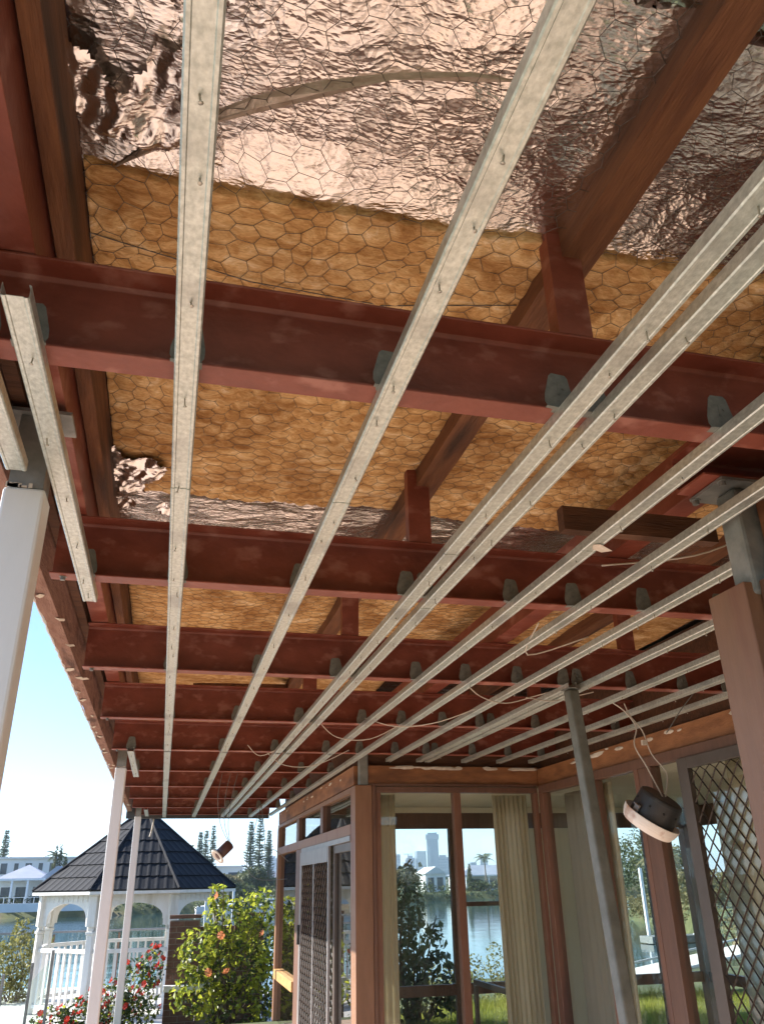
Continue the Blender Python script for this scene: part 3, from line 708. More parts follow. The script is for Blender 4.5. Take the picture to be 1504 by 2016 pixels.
SC = HP('screen_door', MB().box(1.585, 1.61, 8.50, 8.545, -1.63, .343).box(1.585, 1.61, 10.22, 10.33, -1.63, .343).box(1.585, 1.61, 8.575, 10.22, .20, .343).box(1.585, 1.61, 8.575, 10.22, -1.63, -1.5).box(1.585, 1.61, 9.36, 9.40, -1.5, .20), 'alug', .002)
HP('screen_mesh', at_x(expanded(8.545, 10.22, -1.5, .20, .137, .135, .008, MB()), 1.597), 'meshm', kind='stuff')
HP('door_handle', MB().box(1.555, 1.585, 10.24, 10.28, -.62, -.42), 'black', .004)
HP('pane', MB().box(1.652, 1.658, 8.50, 10.33, -1.60, .343), 'glassA')
# wall B
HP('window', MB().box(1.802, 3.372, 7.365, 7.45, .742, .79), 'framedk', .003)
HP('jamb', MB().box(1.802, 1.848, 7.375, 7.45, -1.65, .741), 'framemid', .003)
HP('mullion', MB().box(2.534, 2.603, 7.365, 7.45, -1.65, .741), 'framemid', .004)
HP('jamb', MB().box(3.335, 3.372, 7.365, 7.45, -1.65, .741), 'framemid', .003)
for a, b in ((1.849, 2.533), (2.604, 3.334)): HP('pane', MB().box(a, b, 7.41, 7.415, -1.62, .741), 'glass')
# wall C
HP('window', MB().box(3.376, 3.46, 2.2, 7.36, .735, .805), 'framedk', .003)
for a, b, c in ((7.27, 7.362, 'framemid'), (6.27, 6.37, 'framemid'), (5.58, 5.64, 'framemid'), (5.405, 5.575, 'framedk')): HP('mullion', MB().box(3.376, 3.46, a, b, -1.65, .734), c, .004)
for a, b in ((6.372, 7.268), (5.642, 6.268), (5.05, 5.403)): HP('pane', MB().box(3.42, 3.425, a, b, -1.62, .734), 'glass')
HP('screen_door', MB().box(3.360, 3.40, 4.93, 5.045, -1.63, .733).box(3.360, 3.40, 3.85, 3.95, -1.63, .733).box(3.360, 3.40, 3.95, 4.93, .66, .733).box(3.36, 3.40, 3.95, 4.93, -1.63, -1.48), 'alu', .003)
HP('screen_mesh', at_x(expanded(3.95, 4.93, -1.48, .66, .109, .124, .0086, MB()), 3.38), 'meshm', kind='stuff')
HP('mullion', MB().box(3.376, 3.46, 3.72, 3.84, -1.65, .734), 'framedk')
for a, b in ((3.86, 5.04), (2.2, 3.71)): HP('pane', MB().box(3.425, 3.43, a, b, -1.62, .734), 'glass')
# interior
HP('ceiling', MB().box(1.75, 6.42, 7.51, 9.68, .80, .83).box(1.75, 2.36, 9.69, 12.6, .80, .83).box(3.48, 6.42, -1, 7.509, .80, .83), 'cream')
HP('floor', MB().box(1.72, 6.42, 7.37, 9.7, -1.70, -1.648).box(1.72, 2.36, 9.71, 12.6, -1.70, -1.648).box(3.48, 6.42, -1, 7.369, -1.70, -1.648), 'creamwall')
HP('interior_wall', MB().box(1.75, 2.36, 9.6, 9.68, -1.64, .79), 'creamwall')
HP('interior_wall', MB().box(2.28, 2.36, 9.69, 12.6, -1.64, .79), 'creamwall')
HP('cornice', MB().box(2.37, 6.42, 9.54, 9.62, .735, .795), 'cream')
HP('window_header', MB().box(2.365, 6.42, 9.6, 9.68, .565, .76), 'framedk')
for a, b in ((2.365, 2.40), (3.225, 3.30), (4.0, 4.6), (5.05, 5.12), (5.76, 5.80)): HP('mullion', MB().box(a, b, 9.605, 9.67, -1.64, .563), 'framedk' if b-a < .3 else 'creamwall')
HP('interior_wall', MB().box(4.6, 5.05, 9.6, 9.66, -1.64, .563), 'creamwall')
HP('transom', MB().box(3.301, 3.999, 9.61, 9.66, -.262, -.215), 'framedk')
HP('transom', MB().box(2.401, 3.224, 9.61, 9.665, -1.125, -1.02), 'framedk')
HP('transom', MB().box(3.301, 3.999, 9.61, 9.665, -1.125, -1.02), 'framedk')
HP('transom', MB().box(5.121, 5.759, 9.61, 9.665, -1.125, -1.02), 'frame')
HP('transom', MB().box(5.801, 6.29, 9.61, 9.665, -1.125, -1.02), 'frame')
for a, b in ((2.401, 3.224), (3.301, 3.999), (5.121, 5.759), (5.801, 6.29)): HP('pane', MB().box(a, b, 9.635, 9.64, -1.62, .563), 'glass')
HP('corner_post', MB().box(6.30, 6.42, 9.55, 9.68, -1.64, .563), 'frame')
HP('transom', MB().box(6.33, 6.40, 8.85, 9.55, -1.125, -1.02), 'frame')
HP('window_header', MB().box(6.33, 6.40, 8.85, 9.55, .565, .795), 'framedk')
HP('pane', MB().box(6.36, 6.365, 8.85, 9.55, -1.62, .563), 'glass')
HP('interior_wall', MB().box(6.30, 6.42, -1, 8.845, -1.64, .79), 'creamwall')
HP('house_wall', MB().box(1.72, 2.27, 12.6, 12.7, -1.65, .79), 'creamwall')
HP('roof', MB().box(1.77, 6.9, 7.51, 10.3, 1.30, 1.62).box(1.77, 2.8, 10.31, 13.9, 1.30, 1.62).box(3.51, 6.9, -3.2, 7.50, 1.30, 1.62), 'cladding')
# curtains: folded cloth inside the glass
def curtain(p0, p1, z0, z1, folds, amp, mtl, label, drape=0):
    n = folds*8; v = []; f = []; p0 = Vector(p0); p1 = Vector(p1); d = (p1-p0); nn = Vector((-d.y, d.x)).normalized(); nz = 10
    ph = rnd.uniform(0, 6)
    for j in range(nz+1):
        z = z0+(z1-z0)*j/nz
        for i in range(n+1):
            t = i/n; a = amp*(.7+.5*math.sin(t*9+ph))*(1.15-.35*j/nz)
            q = p0+d*(t*(1+drape*(1-j/nz)))+nn*(math.sin(t*folds*2*math.pi+.5*math.sin(t*5+ph)+.15*j)*a)
            v.append((q.x, q.y, z))
    for j in range(nz):
        for i in range(n): k_ = j*(n+1)+i; f.append((k_, k_+1, k_+n+2, k_+n+1))
    o = MB().add(v, f).build('curtain', M[mtl], smooth=True)
    s = o.modifiers.new('cloth', 'SOLIDIFY'); s.thickness = .001
    return tag(o, label, 'curtain')
curtain((1.86, 7.56), (2.03, 7.56), -1.6, .74, 3, .018, 'curtain', 'narrow greyish curtain at the left end of the corner window')
curtain((2.99, 7.56), (3.34, 7.56), -1.6, .74, 8, .020, 'curtain', 'cream curtain gathered at the right end of the corner window')
curtain((3.56, 7.20), (3.56, 6.42), -1.6, .72, 6, .012, 'curtaing', 'flat grey brown curtain behind the first pane of the side wall')
curtain((3.50, 6.50), (3.50, 6.22), -1.6, .72, 4, .014, 'curtain', 'thin cream curtain beside the leaning steel prop')
curtain((3.62, 4.90), (3.62, 4.0), -1.6, .78, 5, .02, 'curtain', 'pale curtain behind the diamond screen door')

# leaning prop
e = empty('steel_prop', (2.155, 3.84, -1.65), 'tall leaning grey steel prop holding up the battens in the recess', 'prop')
d = Vector((2.215-2.155, 4.245-3.84, 1.0+1.65)); w = .034
m = MB(); c, s_ = math.cos(.12), math.sin(.12)
prof = []
for (a, b) in ((-w, -w), (w, -w), (w, w), (-w, w)): prof.append((a*c-b*s_, a*s_+b*c))
for i in range(4):
    pass
m.add([(a, b, 0) for a, b in prof]+[(a+d.x, b+d.y, d.z-.004) for a, b in prof], [(3, 2, 1, 0), (4, 5, 6, 7), (0, 1, 5, 4), (1, 2, 6, 5), (2, 3, 7, 6), (3, 0, 4, 7)])
m.build('tube', mat('old_prop_steel', (.12, .125, .105), .6, .15, (.20, .205, .18), 9, .1, 40), e, bevel=.012)
MB().box(d.x-.045, d.x+.045, d.y-.04, d.y+.04, d.z-.003, d.z+.001).build('head_plate', M['galvd'], e)
MB().box(-.07, .07, -.07, .07, 0, .008).build('base_plate', M['steel'], e)

# ------------------------------------------------------------------ lights and cables
def frame_from(axis, loc, roll=0):
    q = Vector(axis).normalized().to_track_quat('Z', 'Y').to_matrix().to_4x4(); return Matrix.Translation(loc) @ q @ Matrix.Rotation(roll, 4, 'Z')
T = frame_from((.30, -.43, .68), (2.83, 4.6, .32))
L1 = empty('ceiling_light', (0, 0, 0), 'black round ceiling light hanging crooked by white wires in the recess', 'light'); L1.matrix_world = T
MB().lathe([(0, .150), (.112, .150), (.126, .142), (.130, .128), (.134, .02), (.134, .0), (.0, .0)], 72).build('can', M['black'], L1)
cl_ = T.inverted() @ Vector((0, 0, 0)); AZC = math.degrees(math.atan2(cl_.y, cl_.x))
MB().lathe([(.137, -.004), (.160, -.004), (.166, .016), (.171, .016), (.172, .012), (.168, -.018), (.164, -.022), (.163, -.030), (.150, -.056), (.144, -.060), (.02, -.066), (0, -.066)], 72).build('rim', M['lampwhite'], L1)
m = MB(); m.box(-.020, .018, -.148, -.138, -.005, .05).box(-.020, -.014, -.16, -.138, .05, .056).box(-.020, .018, -.165, -.138, .050, .056)
o = m.build('spring_clip', M['alug'], L1); o.rotation_euler = (0, 0, rad(AZC-42+90))
for a in (-66, -16, 22, 62):
    m = MB().lathe([(0, .002), (.007, .002), (.007, -.002)], 10); o = m.build('vent_hole', mat('hole_black', (.003, .003, .003), .9) if 'hole_black' not in bpy.data.materials else bpy.data.materials['hole_black'], L1)
    aa = rad(a+AZC); o.location = (.1325*math.cos(aa), .1325*math.sin(aa), .085); o.rotation_euler = (0, math.pi/2, aa)
topc = T @ Vector((.0, .0, .15))
def cable(pts, r, mtl, name, label, parent=None, cat='cable'):
    # smooth path
    P = [Vector(p) for p in pts]; out = []
    for i in range(len(P)-1):
        a = P[max(i-1, 0)]; b = P[i]; c_ = P[i+1]; d_ = P[min(i+2, len(P)-1)]
        for k_ in range(5):
            t = k_/5; out.append(.5*((2*b)+(-a+c_)*t+(2*a-5*b+4*c_-d_)*t*t+(-a+3*b-3*c_+d_)*t**3))
    out.append(P[-1])
    o = MB().tube(out, r, 6).build(name, M[mtl], smooth=True)
    if label: tag(o, label, cat)
    return o
cable([(2.68, 4.6, 1.01), (2.76, 4.6, .955), (2.82, 4.6, .86), (2.79, 4.6, .75), (2.84, 4.58, .62), topc], .0042, 'cable', 'light_cable', 'left strand of old white cable holding the black round light')
cable([(2.76, 4.6, 1.01), (2.79, 4.6, .93), (2.86, 4.6, .84), (2.90, 4.6, .70), (2.97, 4.58, .58), topc+Vector((.02, 0, 0))], .0042, 'cable', 'light_cable', 'right strand of old white cable holding the black round light')
tag(MB().box(2.845, 2.875, 4.59, 4.61, .752, .782).build('cable_joiner', M['plaster']), 'small white cable joiner above the black round light', 'joiner')
cable([(3.10, 4.35, 1.03), (3.02, 4.4, .93), (2.93, 4.45, .80)], .003, 'cabledk', 'loose_cable', 'thin dark cable end right of the light wires')
T2 = frame_from((.66, .30, .62), (.505, 8.5, .262))
L2 = empty('downlight', (0, 0, 0), 'small brown cylindrical downlight dangling at the far end by thin wires', 'light'); L2.matrix_world = T2
MB().lathe([(0, .165), (.046, .165), (.050, .158), (.050, 0), (0, 0)], 24).build('can', M['brownplastic'], L2, True)
MB().lathe([(.05, .003), (.078, .001), (.080, -.004), (.07, -.010), (.045, -.006), (0, .02)], 28).build('flange', M['plaster'], L2, True)
tp = T2 @ Vector((0, 0, .165))
tp = T2 @ Vector((-.03, 0, .15))
for k_, (dx, w_) in enumerate(((-.10, 'left'), (-.02, 'middle'), (.05, 'right'))):
    cable([(.60+dx, 8.45, 1.02), (.56+dx*.9, 8.45, .80), (.56+dx*.5, 8.46, .55), tp], .0028, 'cabledk', 'light_cable', f'{w_} thin grey wire above the small brown downlight')
cab = [
 ([(1.62, 4.4, 1.06), (1.75, 4.5, 1.0), (1.95, 4.6, .985), (2.15, 4.55, 1.03), (2.3, 4.3, 1.05)], 'white cable drooping between the prop and the third beam'),
 ([(1.00, 5.75, 1.05), (1.15, 5.85, .965), (1.38, 5.8, .95), (1.6, 5.7, 1.05)], 'white cable sagging under the fourth beam'),
 ([(1.30, 5.6, 1.06), (1.5, 5.45, .98), (1.72, 5.2, .975), (1.95, 4.9, 1.04)], 'white cable sagging left of the leaning prop'),
 ([(.78, 7.2, 1.06), (.95, 7.3, .96), (1.2, 7.2, .94), (1.48, 7.0, 1.05)], 'white cable loop hanging close to the house corner'),
 ([(.60, 6.9, 1.06), (.72, 7.0, .99), (.90, 6.8, 1.05)], 'short white cable loop under the fifth beam'),
 ([(2.5, 4.5, 1.05), (2.35, 4.55, 1.02), (2.2, 4.5, .985), (2.0, 4.4, .98)], 'white cable passing behind the top of the prop'),
 ([(1.55, 3.2, 1.05), (1.62, 3.5, .985), (1.9, 3.4, 1.06)], 'thin white wire curving below the second beam'),
 ([(1.55, 2.6, 1.10), (1.9, 2.5, 1.13), (2.1, 2.4, 1.2)], 'thin white wire running to the near steel post'),
]
for pts, lab in cab: cable(pts, .0035, 'cable', 'loose_cable', lab)
cable([(1.22, 11.5, .98), (1.16, 11.5, .75), (1.06, 11.5, .30), (1.20, 11.5, .08), (1.6, 11.5, .07)], .004, 'cabledk', 'loose_cable', 'long thin loop of grey cable at the far end of the glazed wall')
cable([(1.22, 11.45, .98), (1.26, 11.45, .7), (1.30, 11.45, .45), (1.42, 11.45, .42), (1.60, 11.45, .28)], .004, 'cabledk', 'loose_cable', 'crooked grey cable beside the long loop at the glazed wall')
cable([(-.20, 13.9, .98), (-.20, 13.9, .92), (-.215, 13.9, .80), (-.235, 13.9, .72)], .012, 'plaster', 'hanging_scrap', 'thin pale scrap dangling from the far end board', cat='scrap')
#PART2
# ------------------------------------------------------------------ gazebo
GX, GY, GR, GF = -.44, 18.5, 1.80, -2.02       # centre, radius of the post ring, floor level
G = empty('gazebo', (GX, GY, GF), 'white octagonal garden gazebo with a steep dark tiled roof', 'gazebo')
RE = 2.03; EZ = -.04-GF; AZ = 1.50-GF           # eave radius, eave and apex heights above its floor
corner = [Vector((math.cos(rad(22.5+45*k)), math.sin(rad(22.5+45*k)), 0)) for k in range(8)]
for k in range(8):
    c0 = corner[k]; c1 = corner[(k+1) % 8]
    p = c0*GR; ang = math.atan2(c0.y, c0.x)
    # turned post: square shaft with collars
    m = MB()
    def sq(w, z0, z1):
        ww = w/2
        m.add([(a*ww*math.cos(ang)-b*ww*math.sin(ang)+p.x, a*ww*math.sin(ang)+b*ww*math.cos(ang)+p.y, z) for z in (z0, z1) for a, b in ((-1, -1), (1, -1), (1, 1), (-1, 1))],
              [(3, 2, 1, 0), (4, 5, 6, 7), (0, 1, 5, 4), (1, 2, 6, 5), (2, 3, 7, 6), (3, 0, 4, 7)])
    sq(.115, 0, 1.28); sq(.15, 1.282, 1.33); sq(.105, 1.332, 1.40); sq(.155, 1.402, 1.90); sq(.185, 1.902, 1.955)
    m.build('post', M['gazwhite'], G, bevel=.008)
    # arched panel between posts
    a0 = c0*GR; a1 = c1*GR; L = (a1-a0).length; d = (a1-a0)/L; nrm = Vector((d.y, -d.x, 0))
    n = 20; ztop = EZ-.03; zs = 1.34; half = L/2-.10
    def W3(u, z, o): q = a0+d*(L/2+u)+nrm*o; return (q.x, q.y, z)
    arch = [(-L/2+.06, ztop), (-L/2+.06, zs), (-half-.0, zs), (-half, zs+.07), (-half+.055, zs+.07)]
    hw = half-.055
    for i in range(n+1):
        t = math.pi*(1-i/n); arch.append((math.cos(t)*hw, zs+.08+.36*math.sin(t)**.62))
    arch += [(half-.055, zs+.07), (half, zs+.07), (half, zs), (L/2-.06, zs), (L/2-.06, ztop)]
    arch = [(u, max(min(z, ztop), 0)) for u, z in arch]
    m = MB(); top = [(u, ztop) for u, z in arch]; kk = len(arch)
    vs = []
    for o_ in (-.02, .02):
        vs += [W3(u, z, o_) for u, z in arch]+[W3(u, ztop+.001, o_) for u, z in arch]
    fs = []
    for i in range(kk-1):
        fs += [(i, i+1, kk+i+1, kk+i), (2*kk+i, 3*kk+i, 3*kk+i+1, 2*kk+i+1), (i, 2*kk+i, 2*kk+i+1, i+1)]
    m.add(vs, fs); m.build('arch_panel', M['gazwhite'], G)
    # frieze battens
    m = MB()
    for i in range(9):
        u = -half+(2*half)*(i+.5)/9
        q = [W3(u-.006, zs+.46, .022), W3(u+.006, zs+.46, .022), W3(u+.006, ztop-.01, .022), W3(u-.006, ztop-.01, .022), W3(u-.006, zs+.46, .028), W3(u+.006, zs+.46, .028), W3(u+.006, ztop-.01, .028), W3(u-.006, ztop-.01, .028)]
        m.add(q, [(4, 5, 6, 7), (0, 4, 7, 3), (1, 2, 6, 5)])
    m.build('frieze_bead', M['gazwhite'], G, kind='stuff')
    # eave gutter board
    e0 = c0*(RE+.01); e1 = c1*(RE+.01); i0 = c0*(RE-.03); i1 = c1*(RE-.03)
    m = MB().add([(*e0.xy, EZ-.055), (*e1.xy, EZ-.055), (*e1.xy, EZ-.004), (*e0.xy, EZ-.004), (*i0.xy, EZ-.055), (*i1.xy, EZ-.055), (*i1.xy, EZ-.004), (*i0.xy, EZ-.004)],
                 [(0, 1, 2, 3), (5, 4, 7, 6), (0, 4, 5, 1), (3, 2, 6, 7), (0, 3, 7, 4), (1, 5, 6, 2)])
    m.build('eave_board', M['gazwhite'], G)
    # railing, left open on the house side
    if k != 6:
        m = MB()
        def bar(u0, u1, z0, z1, o0, o1):
            q = [W3(u, z, o_) for z in (z0, z1) for o_ in (o0, o1) for u in (u0, u1)]
            m.add(q, [(0, 2, 3, 1), (4, 5, 7, 6), (0, 1, 5, 4), (2, 6, 7, 3), (0, 4, 6, 2), (1, 3, 7, 5)])
        bar(-L/2+.06, L/2-.06, .98, 1.045, -.035, .035); m.build('rail', M['gazwhite'], G, bevel=.004)
        m = MB(); bar(-L/2+.06, L/2-.06, .10, .16, -.025, .025); m.build('rail', M['gazwhite'], G)
    nb = 8
    for i in range(nb) if True else ():
        u = -L/2+L*(i+1)/(nb+1); m = MB()
        q = [W3(u+a, z, b) for z in (.162, .978) for b in (-.016, .016) for a in (-.02, .02)]
        if k == 6: continue
        m.add(q, [(0, 2, 3, 1), (4, 5, 7, 6), (0, 1, 5, 4), (2, 6, 7, 3), (0, 4, 6, 2), (1, 3, 7, 5)]); m.build('baluster', M['gazwhite'], G)
    if k == 6:
        # the side towards the camera also carries a rail
        m = MB(); q = [W3(u, z, o_) for z in (.98, 1.045) for o_ in (-.035, .035) for u in (-L/2+.06, L/2-.06)]
        m.add(q, [(0, 2, 3, 1), (4, 5, 7, 6), (0, 1, 5, 4), (2, 6, 7, 3), (0, 4, 6, 2), (1, 3, 7, 5)]).build('rail', M['gazwhite'], G)
        for i in range(nb):
            u = -L/2+L*(i+1)/(nb+1)
            q = [W3(u+a, z, b) for z in (.10, .978) for b in (-.016, .016) for a in (-.02, .02)]
            MB().add(q, [(0, 2, 3, 1), (4, 5, 7, 6), (0, 1, 5, 4), (2, 6, 7, 3), (0, 4, 6, 2), (1, 3, 7, 5)]).build('baluster', M['gazwhite'], G)
    # roof facet: overlapping courses of pressed tile panels
    nc = 7; apex = Vector((0, 0, AZ)); E0 = c0*RE+Vector((0, 0, EZ)); E1 = c1*RE+Vector((0, 0, EZ))
    nf = (E1-E0).cross(apex-E0).normalized()
    for j in range(nc):
        t0 = j/nc; t1 = min((j+1)/nc+.02, 1)
        A0 = E0.lerp(apex, t0); B0 = E1.lerp(apex, t0); A1 = E0.lerp(apex, t1); B1 = E1.lerp(apex, t1)
        Wd = (B0-A0).length; du = (B0-A0)/max(Wd, 1e-6); mid0 = (A0+B0)/2; mid1 = (A1+B1)/2
        pitch = .165; nseg = max(2, int(Wd/pitch*8)); v = []; f = []
        for r_, (mm_, w_, lift) in enumerate(((mid0, Wd, -.006), (mid0, Wd, .030), (mid1, (B1-A1).length, .008))):
            for i in range(nseg+1):
                u = -Wd/2+Wd*i/nseg; uu = max(-w_/2, min(w_/2, u))
                wave = .009*max(0, math.sin(2*math.pi*u/pitch+(j % 2)*0))**1.0
                v.append(mm_+du*uu+nf*(lift+(wave if r_ else 0)))
        for r_ in range(2):
            for i in range(nseg): q = r_*(nseg+1)+i; f.append((q, q+1, q+nseg+2, q+nseg+1))
        MB().add(v, f).build('tile_panel', M['tile'], G)
    # hip cap
    m = MB(); h0 = c0*(RE+.01)+Vector((0, 0, EZ+.02)); m.tube([h0, h0.lerp(Vector((0, 0, AZ+.03)), .5), Vector((0, 0, AZ+.03))], .032, 8); m.build('hip_cap', M['tile'], G)
MB().lathe([(0, AZ+.22), (.03, AZ+.18), (.05, AZ+.1), (.12, AZ+.05), (.16, AZ-.05)], 16).build('finial', M['tile'], G, True)
m = MB().prism([((RE-.05)*c.x, (RE-.05)*c.y) for c in corner], 'z', -.07, -.002); m.build('floor', M['conc'], G)
# ceiling of the gazebo
m = MB(); m.add([((GR+.05)*c.x, (GR+.05)*c.y, EZ-.02) for c in corner]+[(0, 0, AZ-.12)], [(k, (k+1) % 8, 8) for k in range(8)]); m.build('ceiling_lining', M['cream'], G)

# ------------------------------------------------------------------ foliage helpers
def leaf_cloud(blobs, n, size, seed, shape='leaf', hang=.35, droop=0):
    """leaf faces spread through several ellipsoid blobs [(c, r)], denser towards their skin"""
    r = np.random.RandomState(seed)
    w = np.array([b[1][0]*b[1][1]+b[1][1]*b[1][2]+b[1][0]*b[1][2] for b in blobs]); w = w/w.sum()
    which = r.choice(len(blobs), n, p=w); C_ = np.array([b[0] for b in blobs], float)[which]; R_ = np.array([b[1] for b in blobs], float)[which]
    d = r.normal(size=(n, 3)); d /= np.linalg.norm(d, axis=1, keepdims=True)
    lump = 1+.22*np.sin(d[:, :1]*7+which[:, None]*1.7)*np.sin(d[:, 1:2]*6+which[:, None])*np.cos(d[:, 2:]*5)
    rr = r.uniform(.35, 1.0, (n, 1))**.45*lump
    P = C_+d*R_*rr
    # gather into sprays
    P += r.normal(size=(n, 3))*size*.5
    nrm = d*.5+r.normal(size=(n, 3))*.8+np.array([0, 0, hang]); nrm /= np.linalg.norm(nrm, axis=1, keepdims=True)
    t = np.cross(nrm, r.normal(size=(n, 3))); t /= np.linalg.norm(t, axis=1, keepdims=True); b = np.cross(nrm, t)
    s = size*r.uniform(.55, 1.25, (n, 1))
    tip = P+t*s+nrm*s*-.15; base = P-t*s; l_ = P+b*s*.52-t*s*.1+nrm*s*.10; r_ = P-b*s*.52-t*s*.1+nrm*s*.10
    V = np.stack([base, r_, tip, l_], 1).reshape(-1, 3)
    k = np.arange(n)[:, None]*4
    F = np.concatenate([k+np.array([[0, 1, 2]]), k+np.array([[0, 2, 3]])], 0)
    return V, F
LEAF = MB().add([(0, -1, 0), (.42, -.45, .10), (.5, .1, .12), (.22, .65, .04), (0, 1, -.12), (-.22, .65, .04), (-.5, .1, .12), (-.42, -.45, .10), (0, 0, -.02)],
                [(0, 1, 8), (1, 2, 8), (2, 3, 8), (3, 4, 8), (4, 5, 8), (5, 6, 8), (6, 7, 8), (7, 0, 8)])
leaf_me = mesh_of(LEAF, 'leaf', M['leaf'], True); leafd_me = mesh_of(LEAF, 'leaf', M['leafd'], True)
def leaf_parts(parent, pts, size, me, r):
    for p in pts:
        s = size*r.uniform(.7, 1.3)
        inst('leaf', me, parent, tuple(p), (r.uniform(-1.2, 1.2), r.uniform(-1.0, 1.0), r.uniform(0, 6.28)), (s, s, s))
FLW = MB()
for k in range(5):
    a = 2*math.pi*k/5; ca, sa = math.cos(a), math.sin(a); cb, sb = math.cos(a+.55), math.sin(a+.55); cc, sc_ = math.cos(a-.55), math.sin(a-.55)
    FLW.add([(0, 0, 0), (cc*.62, sc_*.62, .40), (cc*.95+.1*ca, sc_*.95+.1*sa, .72), (ca*1.0, sa*1.0, .55), (cb*.95+.1*ca, sb*.95+.1*sa, .85), (cb*.62, sb*.62, .5)], [(0, 1, 3), (1, 2, 3), (0, 3, 5), (3, 4, 5)])
FLW.tube([(0, 0, 0), (.05, 0, .5), (0, .05, 1.0)], [.05, .06, .09], 5)
fl_red = mesh_of(FLW, 'flower', M['petal']); fl_or = mesh_of(FLW, 'flower', M['petalo'])
def stems(parent, base, tips, r0, mtl='bark', sd=1, name='stem'):
    r = random.Random(sd)
    m = MB()
    for t in tips:
        b = Vector(base)+Vector((r.uniform(-.1, .1), r.uniform(-.1, .1), 0)); t = Vector(t); mid = b.lerp(t, .5)+Vector((r.uniform(-.15, .15), r.uniform(-.15, .15), .1))
        m.tube([b, b.lerp(mid, .5)+Vector((r.uniform(-.05, .05), 0, 0)), mid, mid.lerp(t, .6)+Vector((0, r.uniform(-.06, .06), .03)), t], [r0, r0*.8, r0*.6, r0*.4, r0*.2], 5)
    return m.build(name, M[mtl], parent)

# ------------------------------------------------------------------ brick wall and hibiscus beyond the verandah
BW = empty('brick_wall', (.20, 15.2, -2.1), 'old dark brick garden wall with a ledge behind the hibiscus bush', 'wall')
bk = MB().box(0, .226, 0, .106, 0, .072); bk_me = mesh_of(bk, 'brick', M['brick'])
nb_ = 0
def bricks(x0, x1, y, z0, z1, skip=0):
    global nb_
    row = 0; z = z0
    while z+.072 <= z1+1e-3:
        x = x0 - (.12 if row % 2 else 0)
        while x < x1-.02:
            xa = max(x, x0); w = min(x+.226, x1)-xa
            if w > .03 and nb_ < 295:
                inst('brick', bk_me, BW, (xa, y+rnd.uniform(-.006, .006), z), (0, 0, rnd.uniform(-.012, .012)), (w/.226, 1, 1)); nb_ += 1
            x += .238
        row += 1; z += .084
bricks(.0, .50, 0, 0, 1.62); bricks(1.06, 1.55, .02, 0, 1.62)
bricks(.50, 1.06, .10, 1.00, 1.50)
MB().box(.004, .49, .012, .10, 0, 1.60).box(1.064, 1.54, .03, .12, 0, 1.60).box(.50, 1.06, .112, .20, 0, 1.49).build('mortar', M['mortar'], BW)
MB().box(-.02, .95, -.22, .02, .60, .68).build('ledge', M['gazwhite'], BW, bevel=.004)
MB().box(-.01, .51, -.01, .13, 1.625, 1.68).box(1.05, 1.56, 0, .15, 1.625, 1.68).build('coping', M['brick'], BW)

HB = empty('hibiscus_bush', (1.0, 14.55, -2.1), 'large sunlit hibiscus bush with yellow green leaves and orange flowers', 'bush')
blobs = [((.15, .1, 1.55), (.52, .40, .38)), ((.55, .15, 1.70), (.42, .40, .34)), ((-.25, 0, 1.15), (.45, .35, .40)), ((.2, -.1, .95), (.60, .40, .45)), ((-.35, -.1, .62), (.36, .34, .36)), ((.3, -.1, .35), (.62, .40, .45)), ((.72, .1, 1.15), (.30, .35, .42)), ((-.1, .05, 1.9), (.14, .14, .22)), ((.75, 0, .55), (.3, .3, .5))]
V, F = leaf_cloud(blobs, 2300, .052, 11); np_mesh('foliage', V, F, M['leaf'], HB, kind='stuff')
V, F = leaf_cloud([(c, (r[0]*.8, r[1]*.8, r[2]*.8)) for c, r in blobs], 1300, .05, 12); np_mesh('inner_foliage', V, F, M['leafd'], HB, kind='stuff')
rr_ = random.Random(5)
pts = []
while len(pts) < 190:
    c, r = rr_.choice(blobs); a = rr_.uniform(0, 6.28); z = rr_.uniform(-.5, 1); q = math.sqrt(1-z*z) if abs(z) < 1 else 0
    pts.append((c[0]+r[0]*math.cos(a)*q*1.05, c[1]-abs(r[1]*math.sin(a)*q)*1.1, c[2]+r[2]*z*1.05))
leaf_parts(HB, pts, .055, leaf_me, rr_)
stems(HB, (.1, 0, 0), [(c[0]+rr_.uniform(-.3, .3), c[1]-.15, c[2]+rr_.uniform(0, .3)) for c, r in blobs*3], .018, sd=3)
for p in ((-.10, -.25, 1.96), (-.02, -.42, 1.42), (-.18, -.44, .93), (.09, -.46, .90), (.62, -.40, 1.40)):
    inst('flower', fl_or, HB, p, (rr_.uniform(-2.2, -.6), rr_.uniform(-1, 1), rr_.uniform(0, 3)), (.06, .06, rr_.uniform(.06, .1)))
m = MB()
for i in range(26):
    a = Vector((rr_.uniform(.45, .95), rr_.uniform(-.25, -.05), rr_.uniform(.6, 1.6))); b = a+Vector((rr_.uniform(-.5, .3), rr_.uniform(-.15, .05), rr_.uniform(-.5, .35)))
    m.tube([a, (a+b)/2+Vector((0, 0, rr_.uniform(-.08, .08))), b], .005, 4)
m.build('dry_twigs', M['bark'], HB, kind='stuff')

